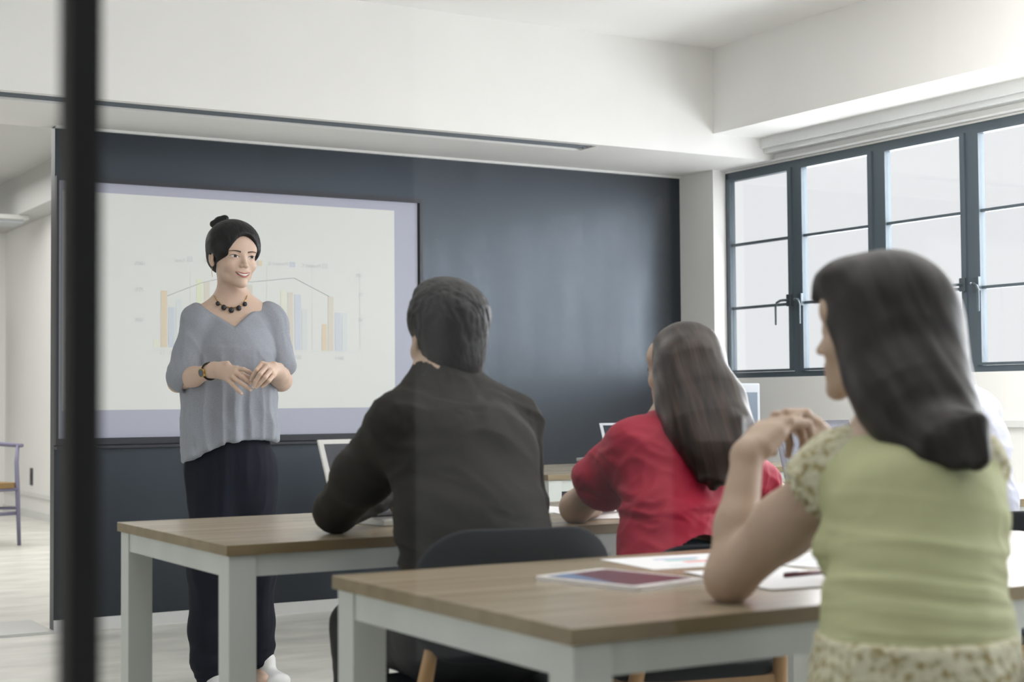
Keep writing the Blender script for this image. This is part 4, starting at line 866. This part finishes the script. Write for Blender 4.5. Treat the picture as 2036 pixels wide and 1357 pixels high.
# ---- man in the pale shirt at the right, mostly hidden
def man_pale():
    f = unit(facing(206)*[1, 1, 0]); S = np.cross(f, UP)
    neck = WY(1862, 768, 3.12); Ls, Rs = WY(1806, 826, 3.10), WY(1938, 826, 3.12)
    chest, waist, pel = WY(1890, 880, 3.05), WY(1905, 990, 2.99), WY(1910, 1060, 2.95); pel[2] = .56
    t = thing('person', 'man in a pale lavender shirt, mostly hidden behind the woman in lime', 'person', (pel[0], pel[1], 0))
    H = Head(WY(1836, 660, 3.17), head_frame(198, 0, 0), 1.04, 1.02); sd = Sdf(); H.skin(sd, True)
    sd.ec(H.p(0, -.028, -.05), neck, (.055, .057), (.060, .056), S, .03); torso(sd, neck, Ls, Rs, chest, waist, pel, S, .98, True)
    Le = WY(1730, 950, 3.42); Le[2] = .79; Lw = WY(1790, 950, 3.62); Lw[2] = .79; Re = WY(1972, 975, 3.36); Re[2] = .79; Rw = WY(1880, 960, 3.62); Rw[2] = .79
    sd.chain([Ls, Le], [.048, .04], .03); sd.chain([Le, Lw], [.04, .028], .02); sd.chain([Rs, Re], [.048, .04], .03); sd.chain([Re, Rw], [.04, .028], .02)
    hand(sd, Lw, f+S*.3, UP, -1, 1.03, ((25, 35, 20),)*4); hand(sd, Rw, f-S*.3, UP, 1, 1.03, ((25, 35, 20),)*4)
    L = seated_legs(pel, f, S, .455, .11, .40, .03); leg_skin(sd, L, f)
    body(t, sd, [q for l in L for q in l]+[H.p(0, 0, .03), Le, Re, Lw, Rw, Rw+f*.1, Lw+f*.1, L[0][2]*[1, 1, 0], Ls, Rs, waist], SKIN2, .0062)
    hd = Sdf(); H.ell(hd, (0, -.020, .044), (.0830, .100, .086), .02); H.ell(hd, (0, -.050, -.005), (.072, .060, .066), .03)
    H.ell(hd, (0, .110, -.045), (.078, .085, .105), .008, '-'); hd.plane(H.p(0, -.05, -.06), H.p(0, .35, -.94)-H.p(0, 0, 0), .012)
    for sx in (-1, 1): H.ell(hd, (sx*.088, .010, -.026), (.026, .042, .046), .010, '-')
    lo, hi = bounds([H.c], .17); sdf_obj('hair', hd, lo, hi, .005, HAIRB, t, disp=lambda v: .003*ridges(v, np.diag([60., 60, 40]), .6, 2))
    sh = Sdf(); sh.cone(neck, Ls+UP*.004, .062, .062, .05); sh.cone(neck, Rs+UP*.004, .062, .064, .05); sh.ec(neck-UP*.03, neck+UP*.032, (.070, .066), (.064, .062), S, .012)
    sh.loft([(Ls+Rs)/2-UP*.03, chest, waist, pel+UP*.03], [(.140, .098), (.150, .115), (.152, .115), (.162, .13)], S, .06)
    sh.chain([Ls, Le], [.064, .050], .03); sh.chain([Le, Lw], [.050, .042], .02); sh.chain([Rs, Re], [.064, .054], .03); sh.chain([Re, Rw], [.054, .042], .02)
    sh.cone(H.p(0, -.03, .02), neck+UP*.05, .060, .058, .004, '-'); sh.plane(np.array([0, 0, .50]), -UP, .01)
    for A_, B_ in ((Lw, Le), (Rw, Re)): d_ = unit(A_-B_); sh.cone(A_+d_*.012, A_+d_*.2, .032, .032, .004, '-')
    lo, hi = bounds([Ls, Rs, Le, Re, Lw, Rw, pel, neck+UP*.03, chest-f*.08, waist], .10); lo[2] = .47
    sdf_obj('shirt', sh, lo, hi, .0065, WSHIRT, t, disp=lambda v: .007*ridges(np.stack([(v@S)*9+v[:, 2]*15, v[:, 2]*8-(v@S)*7, (v@f)*5], 1), np.eye(3), .8, 6))
    trousers(t, pel, L, f, S, NAVY, hip=.165); shoes(t, L, f, mat('black_leather_shoe', (0, 0, 0)))
    return pel, f
pp_, fp_ = man_pale()

# ---- chairs under the seated people and the free ones
def chair_at(p, f, label, h=.79, off=.02):
    rz = math.atan2(-f[0], f[1]); q = p-f*off; return make_chair((q[0], q[1], 0), rz, label, h)
def rot(f, deg): a = math.radians(deg); return np.array([f[0]*math.cos(a)-f[1]*math.sin(a), f[0]*math.sin(a)+f[1]*math.cos(a), 0])
chair_at(np.array([1.65, 2.93, 0]), rot(fm, -6), 'black padded chair under the man in the dark shirt', .81, .0)
chair_at(np.array([pr_[0]+.04, pr_[1]+.08, 0]), rot(fr_, -14), 'black padded chair under the woman in the red blouse', .74, .0)
chair_at(pl_, rot(fl_, 52), 'black padded chair under the woman in lime, turned sideways', .74, .0)
chair_at(np.array([3.19, 3.0, 0]), rot(fp_, -10), 'black padded chair under the man in the pale shirt', .775, .0)
make_chair((3.95, 5.42, 0), .15, 'empty black padded chair at the left half of the farthest table', .72)
make_chair((4.75, 5.40, 0), -.1, 'empty black padded chair at the right half of the farthest table', .72)

# ------------------------------------------------------------------ things on the tables
def laptop(loc, rz, label, shell, tilt=24, sc=1., lettering=False):
    t = thing('laptop', label, 'laptop', loc, rz)      # origin: front left corner of the base, screen towards -y
    W, D, h = .325*sc, .227*sc, .016
    obj('base', B(0, 0, 0, W, D, h, bev=.004), shell, t)
    KB = mat('dark_keys', s(52, 54, 60), .5); kb = obj('keyboard', B(.022*sc, .095*sc, h, W-.022*sc, D-.022*sc, h+.0006), mat('keyboard_well', s(120, 124, 130), .5), t)
    k0 = None
    for r in range(5):
        for c in range(12):
            x = .026*sc+c*(W-.052*sc)/12; y = .099*sc+r*.0205*sc
            if k0 is None: k0 = obj('key', B(0, 0, 0, .019*sc, .016*sc, .0016), KB, kb); k = k0
            else: k = k0.copy(); COL.objects.link(k)
            k.location = (x, y, h+.0006)
    obj('touchpad', B(W/2-.05*sc, .012*sc, h, W/2+.05*sc, .082*sc, h+.0005), mat('touchpad_grey', s(176, 182, 190), .35), t)
    M = Matrix.Translation((0, D-.006, h)) @ Matrix.Rotation(-math.radians(tilt), 4, 'X')
    b = bmesh.new(); box(b, 0, 0, 0, W, .007, .215*sc, .003, M); obj('lid', b, shell, t)
    b = bmesh.new(); box(b, .016*sc, -.0008, .018*sc, W-.016*sc, .0, .201*sc, 0, M); obj('display', b, mat('dark_display', s(40, 44, 56), .2), t)
    b = bmesh.new(); tube(b, [(.02, D-.004, h+.001), (W-.02, D-.004, h+.001)], .006, 8); obj('hinge', b, mat('hinge_dark', s(60, 62, 66), .4), t)
    return t
laptop((1.735, 3.56, .745), math.radians(9), 'white laptop with a dark screen, in front of the man in the dark shirt', mat('white_laptop_shell', s(214, 215, 212), .4), 23)
laptop((3.38, 3.68, .745), math.radians(4), 'black laptop on the right-hand table, seen past the raised hands', mat('black_laptop_shell', s(42, 42, 50), .4), 15, 1.08)
laptop((4.14, 5.95, .745), math.radians(-12), 'pale laptop on the farthest table, left of the red blouse woman face', mat('pale_laptop_shell', s(196, 200, 206), .4), 30)['label'] = 'pale laptop on the farthest table, just beside the long-haired woman'
t = thing('monitor', 'silver monitor on the farthest table under the first window', 'monitor', (4.80, 6.16, .745), math.radians(-14))
b = bmesh.new(); slab(b, rounded_rect(.22, .15, .05), lambda u, v: (u, v, 0), lambda u, v: (u, v, .012)); obj('stand_base', b, STEEL, t)
b = bmesh.new(); tube(b, [(0, .02, .01), (0, .03, .20)], [.018, .014], 10); obj('stand_neck', b, STEEL, t, smooth=True)
obj('bezel', B(-.26, -.012, .085, .26, .02, .39, bev=.006), mat('silver_bezel', s(206, 212, 220), .35), t); obj('screen', B(-.245, -.0135, .10, .245, -.012, .345), mat('blue_grey_screen', s(128, 142, 158), .3), t)
# tablet
t = thing('tablet', 'white-edged tablet showing a dark maroon page, lying on the nearest table', 'tablet', (1.545, 2.245, .745), math.radians(13))
b = bmesh.new(); slab(b, rounded_rect(.175, .245, .012), lambda u, v: (u, v, 0), lambda u, v: (u, v, .0075)); obj('case', b, mat('white_tablet_case', s(224, 222, 222), .35), t)
obj('display', B(-.074, -.100, .0075, .074, .100, .0081), mat('maroon_display', s(92, 44, 60), .3), t)
b = bmesh.new(); v_ = [b.verts.new(q) for q in ((-.074, -.062, .0084), (-.074, .100, .0084), (-.020, .100, .0084))]; b.faces.new(v_[::-1]); obj('display_picture', b, mat('blue_picture', s(104, 128, 168), .3), t)
b = bmesh.new(); tube(b, [(0, -.112, .0075), (0, -.112, .0079)], .007, 16); obj('home_button', b, mat('button_grey', s(190, 190, 190), .4), t)
# papers
PAPER = mat('white_paper', s(232, 233, 236), .7)
def paper(x, y, rz, label, z=.7452, print_=None, grp=None, w_=.210, h_=.297):
    t = thing('paper_sheet', label, 'paper', (x, y, z), math.radians(rz), grp); obj('sheet', B(-w_/2, -h_/2, 0, w_/2, h_/2, .0007), PAPER, t)
    for k, (a0, b0, a1, b1, c) in enumerate(print_ or []): obj('printed_mark', B(a0, b0, .0007, a1, b1, .0009), mat('print_%d_%d_%d' % tuple(int(q*99) for q in c), c, .7), t)
    return t
paper(1.86, 2.45, 84, 'printed sheet with small colour charts, beyond the tablet', .7452, [(-.03, -.03, -.005, .03, s(222, 150, 150)), (.01, -.02, .03, .05, s(140, 190, 190)), (.04, -.04, .055, .06, s(170, 180, 210)), (-.07, -.09, -.06, .09, s(200, 204, 214))])
paper(2.09, 2.30, -70, 'white sheet under the forearm of the woman in lime', .7460, [(-.05, -.1, -.045, .08, s(190, 194, 204)), (-.03, -.1, -.025, .06, s(190, 194, 204))])
paper(1.80, 2.13, -8, 'white sheet lying right of the tablet, close to the elbow', .7468)
paper(2.37, 3.86, 12, 'loose white sheet between the man in the dark shirt and the red blouse')
paper(2.40, 3.56, -14, 'white sheet under the left hand of the woman in red', .7460)
t = thing('pen', 'thin dark red pen lying on the paper by the elbow', 'pen', (1.865, 2.118, .7475), math.radians(4))
b = bmesh.new(); tube(b, [(-.062, 0, .004), (.045, 0, .004)], .0038, 8); obj('barrel', b, mat('dark_red_pen', s(96, 44, 52), .35), t, smooth=True)
b = bmesh.new(); tube(b, [(.045, 0, .004), (.058, 0, .004), (.068, 0, .004)], [.0038, .0030, .0008], 8); obj('nib', b, STEEL, t, smooth=True)
b = B(-.062, -.001, .0078, -.030, .001, .0092); obj('clip', b, STEEL, t)
t = thing('board_eraser', 'small grey block with a pale top on the far edge of the farthest table', 'eraser', (4.20, 6.36, .745), math.radians(10))
obj('felt', B(-.055, -.025, 0, .055, .025, .018, bev=.002), mat('dark_felt', s(70, 84, 88), .9), t); obj('grip', B(-.055, -.025, .018, .055, .025, .034, bev=.004), mat('pale_grip', s(176, 190, 190), .5), t)
# lilac wishbone-style armchair in the next room
t = thing('armchair', 'lilac wooden armchair with curved arm rail and woven seat in the next room', 'chair', (2.52, 12.15, 0), math.radians(200))
LIL = mat('lilac_paint', s(128, 126, 152), .4); SEATW = mat('woven_seat', s(150, 122, 82), .8, bump=(90, .6, .004))
b = bmesh.new(); slab(b, rounded_rect(.48, .44, .06), lambda u, v: (u, v, .43), lambda u, v: (u, v, .47)); obj('seat', b, SEATW, t)
b = bmesh.new(); arc = [(.30*math.cos(a)*1.02, -.02+.27*math.sin(a), .80-.05*abs(math.cos(a))**2) for a in [math.pi+k*math.pi/14 for k in range(15)]]
tube(b, [(-.31, .16, .745)]+arc+[(.31, .16, .745)], [.015]+[.018]*15+[.015], 10); obj('arm_rail', b, LIL, t, smooth=True)
for sx in (-1, 1):
    b = bmesh.new(); tube(b, [(sx*.25, .22, 0), (sx*.245, .20, .45), (sx*.27, .15, .62), (sx*.30, .12, .745)], [.014, .018, .016, .013], 10); obj('leg', b, LIL, t, smooth=True)
    b = bmesh.new(); tube(b, [(sx*.21, -.27, 0), (sx*.20, -.19, .42), (sx*.25, -.13, .60), (sx*.27, -.12, .775)], [.013, .019, .017, .013], 10); obj('leg', b, LIL, t, smooth=True)
    b = bmesh.new(); tube(b, [(0, -.20, .45), (0, -.235, .60), (sx*.06, -.26, .70), (sx*.12, -.27, .79)], [.014, .014, .012, .011], 8); obj('back_splat', b, LIL, t, smooth=True)
    b = bmesh.new(); tube(b, [(sx*.245, .20, .28), (sx*.205, -.20, .26)], .012, 8); obj('stretcher', b, LIL, t, smooth=True)
for y_, z_ in ((.205, .42), (-.19, .42), (-.20, .30), (.20, .24)):
    b = bmesh.new(); tube(b, [(-.24 if y_ > 0 else -.2, y_, z_), (.24 if y_ > 0 else .2, y_, z_)], .014, 8); obj('seat_rail' if z_ > .4 else 'stretcher', b, LIL, t, smooth=True)
